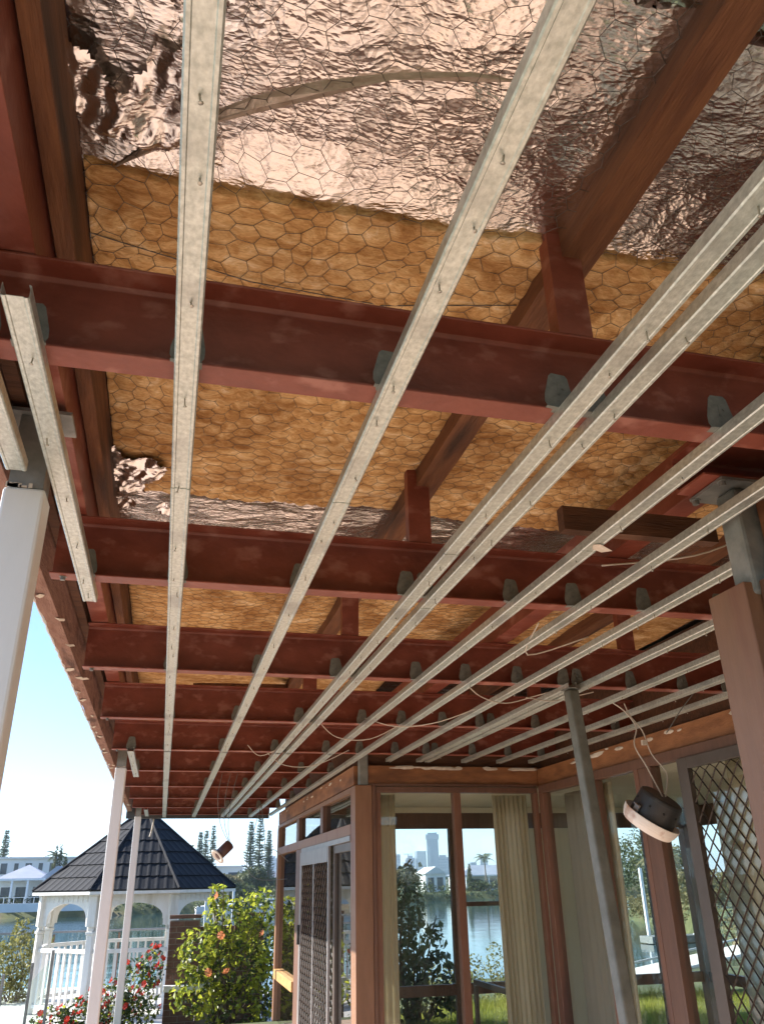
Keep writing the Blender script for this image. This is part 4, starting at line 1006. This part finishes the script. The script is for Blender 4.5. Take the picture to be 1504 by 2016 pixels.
RF = empty('geranium_bush', (-.65, 15.0, -2.1), 'dark leafed bush full of red flowers below the gazebo', 'bush')
blobs = [((-.75, 0, .22), (.35, .3, .28)), ((-.35, 0, .30), (.4, .3, .30)), ((.05, 0, .42), (.40, .3, .36)), ((.40, 0, .65), (.36, .3, .45)), ((.62, 0, .95), (.20, .2, .30)), ((.3, .1, .3), (.5, .3, .3))]
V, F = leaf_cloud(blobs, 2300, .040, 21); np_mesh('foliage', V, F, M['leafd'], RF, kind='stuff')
V, F = leaf_cloud(blobs, 500, .038, 22); np_mesh('young_foliage', V, F, M['leaf'], RF, kind='stuff')
stems(RF, (.1, 0, 0), [(c[0], c[1], c[2]+.1) for c, r in blobs*2], .012, sd=4)
r_ = random.Random(8); n = 0
while n < 95:
    c, r = r_.choice(blobs); a = r_.uniform(math.pi, 2*math.pi); z = r_.uniform(-.4, 1); q = math.sqrt(max(0, 1-z*z))
    p = (c[0]+r[0]*math.cos(a)*q*1.08, c[1]+r[1]*math.sin(a)*q*1.1, c[2]+r[2]*z*1.05)
    inst('flower', fl_red, RF, p, (r_.uniform(-1.6, -.3), r_.uniform(-.8, .8), r_.uniform(0, 3)), (r_.uniform(.028, .05),)*3); n += 1

SB = empty('olive_shrub', (-2.75, 20.3, -2.3), 'pale olive leaved shrub behind the glass fence at the left edge', 'shrub')
blobs = [((0, 0, 1.0), (.5, .45, .5)), ((-.45, 0, .8), (.5, .4, .55)), ((.25, 0, .7), (.35, .4, .5)), ((0, 0, 1.5), (.22, .25, .28)), ((-.3, 0, .3), (.6, .5, .35)), ((.45, .1, 1.25), (.2, .2, .25))]
V, F = leaf_cloud(blobs, 2600, .050, 31); np_mesh('foliage', V, F, M['leafo'], SB, kind='stuff'); stems(SB, (0, 0, 0), [(c[0], c[1], c[2]+.2) for c, r in blobs*2], .015, sd=6)

# ------------------------------------------------------------------ glass fences
GF_ = empty('glass_fence', (-5.2, 22.2, -2.3), 'frameless glass fence with a metal top rail along the water behind the gazebo', 'fence')
for i in range(5):
    MB().box(i*1.45+.03, i*1.45+1.42, 0, .012, .06, 1.38).build('glass_panel', M['glassF'], GF_)
for i in range(6): MB().box(i*1.45-.022, i*1.45+.022, -.02, .03, 0, 1.36).build('post', M['frame'], GF_)
MB().box(-.05, 7.3, -.03, .04, 1.382, 1.425).build('top_rail', M['alug'], GF_, bevel=.006)
NF = empty('stepped_glass_fence', (-2.2, 13.0, -2.1), 'stepped glass balustrade with grey posts in the bottom left corner', 'fence')
for (xa, xb, z0, z1, z2) in ((.30, .62, .1, .90, .91), (.64, .86, .1, 1.00, 1.25), (-.8, .28, .1, .60, .86)):
    MB().add([(xa, 0, z0), (xb, 0, z0), (xb, 0, z2), (xa, 0, z1), (xa, .01, z0), (xb, .01, z0), (xb, .01, z2), (xa, .01, z1)], [(0, 1, 2, 3), (5, 4, 7, 6), (3, 2, 6, 7), (0, 4, 5, 1), (0, 3, 7, 4), (1, 5, 6, 2)]).build('glass_panel', M['glassF'], NF)
for x, h in ((.29, 1.10), (.63, 1.22), (.87, 1.36)): MB().box(x-.017, x+.017, -.02, .03, 0, h).build('post', M['steel'], NF, bevel=.004)
for x, z in ((.63, .42), (.29, .62)): MB().lathe([(0, .0), (.035, 0), (.035, .04), (0, .04)], 14, Matrix.Translation((x, -.03, z)) @ Matrix.Rotation(math.pi/2, 4, 'X')).build('latch', M['black'], NF)

# ------------------------------------------------------------------ garden behind the house
DB = empty('backlit_shrub', (3.55, 12.2, -1.85), 'dark broad leaved shrub seen through the corner window against the water', 'shrub')
blobs = [((-.12, 0, 1.85), (.17, .2, .30)), ((-.12, 0, 1.45), (.27, .3, .34)), ((.05, 0, 1.0), (.34, .3, .34)), ((-.25, 0, 1.1), (.25, .3, .5)), ((.15, 0, .65), (.55, .4, .34)), ((-.1, 0, .4), (.6, .4, .3)), ((.30, 0, 1.22), (.13, .13, .12)), ((.5, 0, .45), (.3, .3, .22))]
V, F = leaf_cloud(blobs, 1500, .062, 41); np_mesh('foliage', V, F, leaf_mat('veil_lightened_leaf', (.075, .095, .045), (.14, .16, .07), .45, 5), DB, kind='stuff'); stems(DB, (-.1, 0, 0), [(c[0], c[1], c[2]+.2) for c, r in blobs*2], .02, sd=9)  # leaf colour lightened to imitate reflections veiling the window glass
for i, (x, y, h, s_) in enumerate(((4.7, 13.9, .92, 51), (5.35, 14.3, 1.0, 52), (5.9, 14.6, .7, 53), (4.25, 14.4, .85, 54))):
    e = empty('water_side_shrub', (x, y, -2.15), ('low silvery shrub on the bank seen right of the middle window bar', 'second silvery shrub on the bank near the cream curtain', 'small silvery shrub hidden behind the cream curtain', 'low silvery shrub beside the dark backlit shrub')[i], 'shrub', 'low shrubs on the bank')
    V, F = leaf_cloud([((0, 0, h*.5), (.35, .3, h*.5)), ((.15, 0, h*.9), (.18, .18, h*.35)), ((-.2, 0, h*.8), (.15, .15, h*.3))], 650, .032, s_); np_mesh('foliage', V, F, M['leafo'], e, kind='stuff')
    stems(e, (0, 0, 0), [(.1, 0, h), (-.2, 0, h)], .01, sd=s_)
r = np.random.RandomState(3); n = 42000
P = np.stack([r.uniform(2.5, 10.5, n), 10.6+3.4*r.uniform(0, 1, n)**1.1, np.zeros(n)], 1); P[:, 2] = land_z(P[:, 0], P[:, 1])-.01
a = r.uniform(0, 6.28, n); hh = r.uniform(.04, .13, n)*(1+.6*np.sin(P[:, 0]*2.1)*np.sin(P[:, 1]*1.7)); lean = r.normal(size=(n, 2))*.04
dx = np.stack([np.cos(a), np.sin(a), 0*a], 1)*.004
tip = P+np.stack([lean[:, 0], lean[:, 1], hh], 1)
V = np.stack([P-dx, P+dx, tip], 1).reshape(-1, 3); F = np.arange(3*n).reshape(-1, 3)
tag(np_mesh('lawn_grass', V, F, M['grass'], kind='stuff'), 'sunlit yellow green grass on the lawn behind the house', 'grass')
# gangway canopy seen through the side windows
e = empty('boat_ramp', (7.2, 13.4, -2.0), 'white edged sloping metal gangway seen through the side windows', 'gangway')
MB().add([(0, 0, .42), (3.2, 0, .86), (3.2, .9, .86), (0, .9, .42), (0, 0, .47), (3.2, 0, .91), (3.2, .9, .91), (0, .9, .47)], [(3, 2, 1, 0), (4, 5, 6, 7), (0, 1, 5, 4), (1, 2, 6, 5), (2, 3, 7, 6), (3, 0, 4, 7)]).build('deck', M['conc'], e)
MB().tube([(0, 0, .70), (3.2, 0, 1.14)], .018, 6).build('handrail', M['seawall'], e)
MB().tube([(0, 0, .45), (3.2, 0, .89)], .035, 6).build('edge_beam', M['gazwhite'], e)
for i in range(5): MB().tube([(.3+i*.7, 0, .45+.041*(i*.7+.3)/.3), (.3+i*.7, 0, .74+.1375*(.3+i*.7))], .012, 5).build('stanchion', M['seawall'], e)

# ------------------------------------------------------------------ far bank: houses
def win_part(parent, x, z, w, h, y=-.03):
    fr = MB().box(x-w/2-.06, x+w/2+.06, y, y+.05, z-.06, z+h+.06).build('window', M['farwhite'], parent)
    MB().box(x-w/2, x+w/2, y-.02, y-.001, z, z+h).build('pane', M['fardark'], fr)
def far_house(loc, w, d, h, label, roof='hip', rm='farroof', wm='farwhite', wins=(), rz=0, rh=1.8, porch=False):
    e = empty('waterfront_house', loc, label, 'house'); e.rotation_euler = (0, 0, rz)
    MB().box(-w/2, w/2, 0, d, -1, h).build('wall', M[wm], e)
    o = .5
    if roof == 'hip':
        r_ = min(w, d)/2
        MB().add([(-w/2-o, -o, h), (w/2+o, -o, h), (w/2+o, d+o, h), (-w/2-o, d+o, h), (-w/2+r_, d/2, h+rh), (w/2-r_, d/2, h+rh)], [(0, 1, 5, 4), (1, 2, 5), (2, 3, 4, 5), (3, 0, 4), (0, 3, 2, 1)]).build('roof', M[rm], e)
    elif roof == 'gable':
        MB().add([(-w/2-o, -o, h), (w/2+o, -o, h), (w/2+o, d+o, h), (-w/2-o, d+o, h), (0, -o, h+rh), (0, d+o, h+rh)], [(0, 1, 4), (1, 2, 5, 4), (2, 3, 5), (3, 0, 4, 5), (0, 3, 2, 1)]).build('roof', M[rm], e)
    else:
        MB().box(-w/2-o, w/2+o, -o, d+o, h+.002, h+.35).build('roof', M[rm], e)
    for (x, z, ww, hh_) in wins: win_part(e, x, z, ww, hh_)
    if porch:
        MB().box(-w/2-.1, w/2+.1, -3.2, -.05, h-.35, h-.05).build('porch_roof', M['farwhite'], e)
        for t in (-.48, -.16, .16, .48): MB().box(w*t-.15, w*t+.15, -3.1, -2.8, -1, h-.352).build('porch_post', M['farwhite'], e)
    return e
far_house((-22.2, 156, -2.2), 7.5, 9, 4.0, 'low white waterfront house with a glazed porch at the left edge', 'hip', 'farroof', wins=((-2.4, .3, 1.6, 2.4), (0, .3, 1.8, 2.4), (2.4, .3, 1.4, 2.4)), rh=2.2, porch=True)
far_house((-16.8, 154, -2.2), 4.0, 9, 3.9, 'small white house wing with a blue grey gable roof left of the gazebo', 'gable', 'farroof', wins=((0, .6, 1.8, 2.2),), rh=1.9, porch=False)
MB_ = far_house((-23.0, 190, -2.2), 19, 12, 8.0, 'long white two storey flat roofed house behind the gable house', 'flat', 'farroofw', wins=tuple((-8+i*2.3, 5.2, .8 if i % 2 else 1.2, 2.0) for i in range(8)), rz=.06)
far_house((13.5, 215, -2.2), 11, 9, 6.3, 'pale flat roofed house right of the gazebo roof', 'flat', 'farroofw', wins=((-3.5, 3.2, 1.5, 1.8), (0, 3.2, 1.2, 1.8), (3.2, 2.6, 2.2, 2.6)))
far_house((24.5, 205, -2.2), 6, 6, 3.4, 'small white house with a pointed blue roof beside the pines', 'hip', 'farroof', wins=((-1.2, 1, 1, 1.6), (1.2, 1, 1, 1.6)), rh=2.6)
far_house((67.0, 212, -2.2), 5.2, 9, 4.0, 'white gabled boat house with tall glass in the corner window view', 'gable', 'farroofw', wins=((-1.2, .4, 1.6, 2.8), (1.2, .4, 1.6, 2.8)), rh=1.7)
far_house((84, 214, -2.2), 19, 10, 3.6, 'wide pale hip roofed house in the right part of the corner window view', 'hip', 'farroof', wins=((-6, .4, 3, 2.3), (-1, .4, 3, 2.3), (4, .4, 3, 2.3)), rh=2.4, porch=True)
far_house((50, 216, -2.2), 12, 9, 4.2, 'grey brown house behind the backlit shrub in the window view', 'hip', 'fartan', wm='creamwall', wins=((-3, .6, 2, 2), (2, .6, 2, 2)), rh=2.0)
far_house((104, 226, -2.2), 15, 9, 4.0, 'tan roofed house at the right end of the corner window view', 'hip', 'fartan', wins=((-4, .6, 2.4, 2), (2, .6, 2.4, 2)), rh=2.2)
far_house((38, 210, -2.2), 9, 8, 3.8, 'white house with a grey roof hidden behind the house corner post', 'hip', 'farroof', wins=((-2, .6, 2, 2), (2, .6, 2, 2)), rh=2.0)
far_house((-40, 165, -2.2), 14, 9, 5.5, 'white house beyond the left edge of the picture', 'hip', 'farroof', wins=((-3, 1, 2, 2), (2, 1, 2, 2)), rh=2.4)
for i, (x, y, l) in enumerate(((-20, 151.5, 15),)):
    e = empty('terrace_railing', (x-7, y, -2.0), 'low white terrace railing above the long retaining wall', 'railing')
    MB().box(0, 18, 0, .06, .95, 1.02).build('top_rail', M['farwhite'], e)
    for k in range(13): MB().box(k*1.5-.05, k*1.5+.05, 0, .06, 0, .948).build('post', M['farwhite'], e)
e = empty('hedge', (-20, 153.2, -2.2), 'clipped dark hedge below the waterfront houses on the left', 'hedge')
V, F = leaf_cloud([((x, 0, .7), (1.4, .5, .7)) for x in np.arange(-10, 12, 2)], 2600, .16, 61); np_mesh('foliage', V, F, M['treefar'], e, kind='stuff')
# moored boats
def boat(loc, L, rz, label):
    e = empty('moored_boat', loc, label, 'boat'); e.rotation_euler = (0, 0, rz)
    w = L*.16
    MB().add([(-L/2, -w, .9), (-L/2, w, .9), (L*.2, w, 1.0), (L/2, 0, 1.25), (L*.2, -w, 1.0), (-L/2, -w*.7, -.2), (-L/2, w*.7, -.2), (L*.2, w*.6, -.2), (L*.4, 0, -.1), (L*.2, -w*.6, -.2)],
             [(0, 1, 2, 3, 4), (0, 5, 6, 1), (1, 6, 7, 2), (2, 7, 8, 3), (3, 8, 9, 4), (4, 9, 5, 0), (5, 9, 8, 7, 6)]).build('hull', M['farwhite'], e)
    MB().box(-L*.25, L*.12, -w*.65, w*.65, 1.0, 1.9).build('cabin', M['farwhite'], e); MB().box(-L*.2, L*.123, -w*.66, w*.66, 1.3, 1.65).build('cabin_window', M['fardark'], e)
boat((9.5, 158, -4), 7, .2, 'small white motor boat moored behind the gazebo arches')
boat((20.5, 160, -4), 8, -.3, 'white boat with a dark cabin window above the hibiscus bush')
boat((88, 201, -4), 9, .1, 'white cruiser moored in the corner window view')
for i, (x, y) in enumerate(((7.6, 152), (12.2, 153))):
    e = empty('mooring_pile', (x, y, -5), ('pale mooring pile with a pointed cap in the right gazebo arch', 'second mooring pile right of the first one')[i], 'pile')
    MB().tube([(0, 0, 0), (0, 0, 4.3)], .2, 8).build('shaft', M['seawall'], e); MB().lathe([(.26, 4.302), (0, 5.0)], 10).build('cap', M['farwhite'], e)
# pontoon with piles seen through the side window
e = empty('pontoon', (33.5, 54, -4), 'floating pontoon with tall white piles in the side window view', 'jetty')
MB().box(-2, 7, -.8, .8, .05, .45).build('deck', M['steel'], e)
for x, y in ((-1.2, .9), (-.4, -.9), (1.4, .9)): MB().tube([(x, y, -1), (x, y, 4.6)], .13, 8).build('pile', M['farwhite'], e)
MB().tube([(1.6, 0, .4), (3.2, 0, 2.0)], .07, 6).build('gangway', M['farwhite'], e)

# ------------------------------------------------------------------ trees
def norfolk_pine(loc, h, r0, label, seed, mtl='pine'):
    e = empty('norfolk_pine', loc, label, 'pine tree', 'tall pines on the far bank'); r = np.random.RandomState(seed)
    MB().tube([(0, 0, 0), (r.uniform(-.1, .1), 0, h*.5), (0, 0, h)], [.35, .2, .03], 7).build('trunk', M['bark'], e)
    P = []; T = []
    z = h*.08
    while z < h*.99:
        t = 1-z/h; rr = r0*(t**.75)*r.uniform(.8, 1.1)+.12; k = 6
        a0 = r.uniform(0, 6.28)
        for i in range(k):
            if r.uniform() < .12: continue
            a = a0+i*2*math.pi/k+r.uniform(-.2, .2); L = rr*r.uniform(.75, 1.1); n = max(4, int(L*9))
            for j in range(n):
                s = (j+.5)/n*L; P.append((math.cos(a)*s, math.sin(a)*s, z+.10*s+.16*(s/L)**2*L)); T.append((math.cos(a), math.sin(a), .3, .16+.18*(1-s/L)))
        z += h*.034*r.uniform(.8, 1.15)
    P = np.array(P); T = np.array(T); n = len(P)
    Vs = []
    for q in range(3):
        d = T[:, :3]+r.normal(size=(n, 3))*.6; d /= np.linalg.norm(d, axis=1, keepdims=True); s = (T[:, 3:]*1.0)
        b = np.cross(d, r.normal(size=(n, 3))); b /= np.linalg.norm(b, axis=1, keepdims=True)
        Vs.append(np.stack([P-b*s*.30, P+b*s*.30, P+d*s*2.2], 1))
    V = np.concatenate(Vs).reshape(-1, 3); np_mesh('crown', V, np.arange(len(V)).reshape(-1, 3), M[mtl], e, kind='stuff')
norfolk_pine((-32.8, 198, -2.2), 14.0, 2.6, 'tall pine at the left edge above the white houses', 71)
norfolk_pine((8.0, 204, -2.2), 13.6, 1.9, 'left one of the three slender pines above the gazebo roof', 72)
norfolk_pine((9.4, 206, -2.2), 14.4, 1.6, 'middle one of the three slender pines above the gazebo roof', 73)
norfolk_pine((10.9, 204, -2.2), 15.0, 1.9, 'right one of the three slender pines above the gazebo roof', 74)
norfolk_pine((19.2, 200, -2.2), 15.6, 2.7, 'left one of the tall group of pines right of the downlight', 75)
norfolk_pine((21.5, 202, -2.2), 17.6, 2.6, 'tallest pine of the group right of the downlight', 76)
norfolk_pine((23.4, 200, -2.2), 13.9, 2.0, 'right and lower one of the group of pines beside the downlight', 77)
def palm(loc, h, L, label, seed, mtl='treefar'):
    e = empty('palm_tree', loc, label, 'palm'); r = random.Random(seed)
    MB().tube([(0, 0, 0), (.15, 0, h*.5), (0, 0, h)], [.22, .16, .14], 7).build('trunk', M['bark'], e)
    m = MB()
    for i in range(17):
        a = i*2.4; el = r.uniform(.1, 1.2); pts = []
        for j in range(9):
            s = j/8*L; pts.append(Vector((math.cos(a)*s*math.cos(el*.8), math.sin(a)*s*math.cos(el*.8), h+math.sin(el)*s-.42*s*s/L*1.3)))
        for j in range(8):
            p, q = pts[j], pts[j+1]; d = (q-p).normalized(); sd = d.cross(Vector((0, 0, 1))).normalized(); ll = L*.26*(1-abs(j/8-.45))
            for s_ in (-1, 1):
                for u in (0, .33, .66):
                    b = p.lerp(q, u); m.add([b, b+d*.12, b+sd*s_*ll+d*ll*.35-Vector((0, 0, ll*.35))], [(0, 1, 2)])
    m.build('fronds', M[mtl], e, kind='stuff')
palm((-20.7, 183, -2.2), 8.3, 2.6, 'palm standing above the roof of the long white house', 81)
palm((78.5, 207, -2.2), 7.4, 3.0, 'palm in front of the towers in the corner window view', 82)
palm((41, 66, -2.2), 4.0, 2.2, 'palm on the right bank in the side window view', 83, 'treefary')
palm((25.8, 190, -2.2), 5.0, 2.4, 'short palm below the tall pines', 84)
def tree(loc, blobs, n, size, label, seed, mtl='treefar', name='broadleaf_tree', cat='tree'):
    e = empty(name, loc, label, cat)
    V, F = leaf_cloud(blobs, n, size, seed); np_mesh('crown', V, F, M[mtl], e, kind='stuff')
    h = max(b[0][2] for b in blobs)
    MB().tube([(0, 0, -.3), (.1, 0, h*.5), (0, 0, h)], [.3, .2, .06], 6).build('trunk', M['bark'], e)
def cyp(loc, h, label, sd): tree(loc, [((0, 0, h*.3), (.75, .75, h*.3)), ((0, 0, h*.6), (.5, .5, h*.3)), ((0, 0, h*.85), (.22, .22, h*.16))], 1300, .18, label, sd, name='cypress_tree', cat='cypress')
cyp((-19.4, 172, -2.2), 9.6, 'left one of the two pencil cypresses beside the gazebo roof', 91)
cyp((-18.6, 172, -2.2), 10.0, 'right one of the two pencil cypresses beside the gazebo roof', 92)
cyp((-17.6, 172, -2.2), 8.2, 'short pencil cypress half hidden by the gazebo roof', 93)
cyp((74.0, 206, -2.2), 6.3, 'dark cypress left of the palm in the corner window view', 94)
cyp((90.5, 209, -2.2), 8.0, 'dark cypress right of the palm in the corner window view', 95)
TR = [((13.4, 176, -2.3), 2.8, 4.2, 'treefary', 'golden leaved tree just right of the gazebo roof'), ((18.2, 180, -2.3), 4.0, 5.2, 'treefar', 'dark green tree below the tall pines'),
      ((23.0, 178, -2.3), 3.4, 3.8, 'treefar', 'dense dark tree left of the small pointed roof house'), ((29.5, 182, -2.3), 3.6, 4.6, 'treefary', 'yellow green tree beside the house corner'),
      ((14.6, 169, -3.2), 3.2, 3.2, 'treefar', 'dark low tree on the bank right of the gazebo eave'), ((-34.5, 180, -2.3), 4.0, 5.6, 'treefary', 'light green tree below the pine at the left edge'),
      ((48, 204, -2.3), 5.0, 5.6, 'treefar', 'broad dark tree left of the boat house in the window view'), ((57.5, 206, -2.3), 4.4, 5.0, 'treefary', 'olive tree left of the gabled boat house'),
      ((93.5, 208, -2.3), 4.0, 3.8, 'treefar', 'round green tree right of the wide pale house'), ((76, 205, -2.3), 2.4, 2.0, 'treefar', 'low round bush in front of the wide pale house'),
      ((45.5, 74, -2.6), 4.2, 5.4, 'treefar', 'tall dark green tree behind the pontoon'), ((39.0, 58, -3.2), 2.8, 3.4, 'treefary', 'olive mangrove right of the white piles'),
      ((42.5, 56, -3.0), 2.8, 3.0, 'treefary', 'brownish mangrove farther right on the muddy bank'), ((52, 84, -2.6), 5.2, 7.0, 'treefar', 'large green tree on the right bank behind the mangroves'),
      ((60, 112, -2.6), 6.0, 6.4, 'treefar', 'distant dark tree left of the white piles'), ((37, 50, -3.8), 2.0, 1.5, 'treefary', 'low muddy mangrove shrub at the edge of the water'), ((49, 62, -2.4), 3.6, 6.4, 'treefar', 'leafy tree at the right side of the side window view'),
      ((3.5, 170, -2.8), 4.0, 3.2, 'treefar', 'low dark tree behind the right arch of the gazebo'), ((-4, 166, -2.8), 5.0, 3.0, 'treefar', 'dark shrubbery behind the middle arch of the gazebo'), ((-11, 166, -2.8), 4.2, 2.6, 'treefar', 'dark shrubbery behind the left arch of the gazebo'),
      ((-6.5, 172, -2.3), 6.0, 10.0, 'treefar', 'tall dark tree hidden behind the gazebo roof and mirrored in the canal'), ((1.5, 174, -2.3), 5.6, 9.0, 'treefar', 'second tall tree behind the gazebo roof, mirrored in the canal')]
for i, (loc, r_, h, mt, lab) in enumerate(TR):
    q = random.Random(100+i)
    bl = [((q.uniform(-.5, .5)*r_, q.uniform(-.4, .4)*r_, h*q.uniform(.35, .85)), (r_*q.uniform(.35, .6), r_*q.uniform(.35, .6), h*q.uniform(.2, .32))) for _ in range(9)]
    D_ = math.hypot(loc[0], loc[1]); tree(loc, bl, 2600, .0021*D_, lab, 200+i, mt)
# continuous low planting along the far bank
bl = []; q = random.Random(77)
for x in np.arange(-3, 150, 3.2):
    y = float(interp(x, FAR)); bl.append(((x+q.uniform(-1, 1), y+q.uniform(3, 8), -2.0+q.uniform(0, 1.2)), (q.uniform(1.6, 3), 2, q.uniform(.8, 2.0))))
for x in np.arange(-10, 150, 2.0):
    y = float(interp(x, FAR)); bl.append(((x+q.uniform(-.8, .8), y+q.uniform(-.3, 2.2), -3.3+q.uniform(0, .8)), (q.uniform(1, 2.2), 1, q.uniform(.4, 1.0))))
for x in np.arange(-200, 420, 9):
    y = float(interp(x, FAR)); bl.append(((x+q.uniform(-3, 3), y+q.uniform(60, 110), -1.5+q.uniform(0, 1)), (q.uniform(5, 8), 5, q.uniform(2.0, 4.2))))
V, F = leaf_cloud(bl, 42000, .40, 301); tag(np_mesh('bank_vegetation', V, F, M['treefar'], kind='stuff'), 'mass of green planting and suburb trees along the far bank', 'vegetation')

bl = []
for x in np.arange(21, 63, 1.6):
    y = float(interp(x, NEAR)); bl.append(((x+q.uniform(0, 1.5), y-q.uniform(-1, 3), -3.2+q.uniform(0, .8)), (1.4, 1.4, q.uniform(.6, 1.3))))
V, F = leaf_cloud(bl, 12000, .13, 303); tag(np_mesh('mangrove_bank', V, F, M['treefary'], kind='stuff'), 'mass of olive mangrove growth along the right bank of the canal', 'vegetation')
# ------------------------------------------------------------------ skyline
def tower(x, y, w, d, h, label, mtl='tower', crown=None, floors=0):
    e = empty('tower_block', (x, y, -3), label, 'tower'); e.rotation_euler = (0, 0, rnd.uniform(-.3, .3))
    MB().box(-w/2, w/2, -d/2, d/2, 0, h+3).build('shaft', M[mtl], e)
    n = floors or int(h/7)
    m = MB()
    for i in range(1, n): z = (h+3)*i/n; m.box(-w/2-.4, w/2+.4, -d/2-.4, d/2+.4, z, z+(h/n)*.35)
    m.build('floor_bands', M['glassfar'], e, kind='stuff')
    if crown == 'cap':
        MB().box(-w*.58, w*.58, -d*.58, d*.58, h+3.01, h+16).build('crown', M['tower'], e); MB().box(-w*.42, w*.42, -d*.42, d*.42, h+16.01, h+21).build('plant_room', M['glassfar'], e)
    elif crown == 'step':
        MB().box(-w*.3, w*.3, -d*.3, d*.3, h+3.01, h+9).build('crown', M['tower'], e)
    elif crown == 'crane':
        MB().tube([(0, 0, h), (0, 0, h+22)], 1.0, 5).build('mast', M['glassfar'], e); MB().tube([(-14, 0, h+20), (16, 0, h+20)], .9, 5).build('jib', M['glassfar'], e)
TW = [(785, 2500, 34, 34, 117, 'tallest tower with a wider top in the corner window view', 'glassfar', 'cap'), (746, 2500, 28, 26, 84, 'plain dark slab tower just left of the tallest tower', 'glassfar', None),
      (712, 2500, 26, 22, 66, 'stepped tower second to the left of the tallest tower', 'tower', 'step'), (693, 2450, 24, 20, 58, 'tower with a crane on its roof in the window view', 'tower', 'crane'), (665, 2500, 28, 24, 76, 'broad tower at the left edge of the corner window view', 'tower', None),
      (830, 2550, 36, 26, 68, 'wide pale tower right of the tallest tower', 'tower', 'step'), (812, 2700, 14, 18, 50, 'thin white tower between the tallest and the wide pale one', 'farwhite', None), (945, 2500, 22, 22, 66, 'tower with a stepped top above the palm in the right window pane', 'tower', 'step'),
      (933, 2560, 18, 20, 52, 'lower tower left of the stepped one above the palm', 'glassfar', None), (1010, 2500, 18, 18, 36, 'low tower half hidden by the cream curtain', 'tower', None), (305, 2500, 24, 24, 70, 'pale blue tower beside the far end of the glazed wall', 'tower', 'step'), (276, 2560, 16, 20, 40, 'low pale tower beside the pale blue one', 'tower', None), (905, 2600, 22, 18, 30, 'low distant tower behind the wooden window bar', 'tower', None)]
for t in TW: tower(*t[:6], mtl=t[6], crown=t[7])

# ------------------------------------------------------------------ air
hz = bpy.data.materials.new('pale_haze'); hz.use_nodes = True
n_ = hz.node_tree.nodes; n_.remove(n_['Principled BSDF']); pv = n_.new('ShaderNodeVolumePrincipled')
pv.inputs['Color'].default_value = (.68, .84, 1, 1); pv.inputs['Density'].default_value = .00017; pv.inputs['Anisotropy'].default_value = .2
hz.node_tree.links.new(pv.outputs[0], n_['Material Output'].inputs['Volume'])
tag(MB().box(-7200, 7200, -3200, 9200, -6.5, 175).build('haze', hz), kind='stuff', label='pale blue air lying over the whole canal')
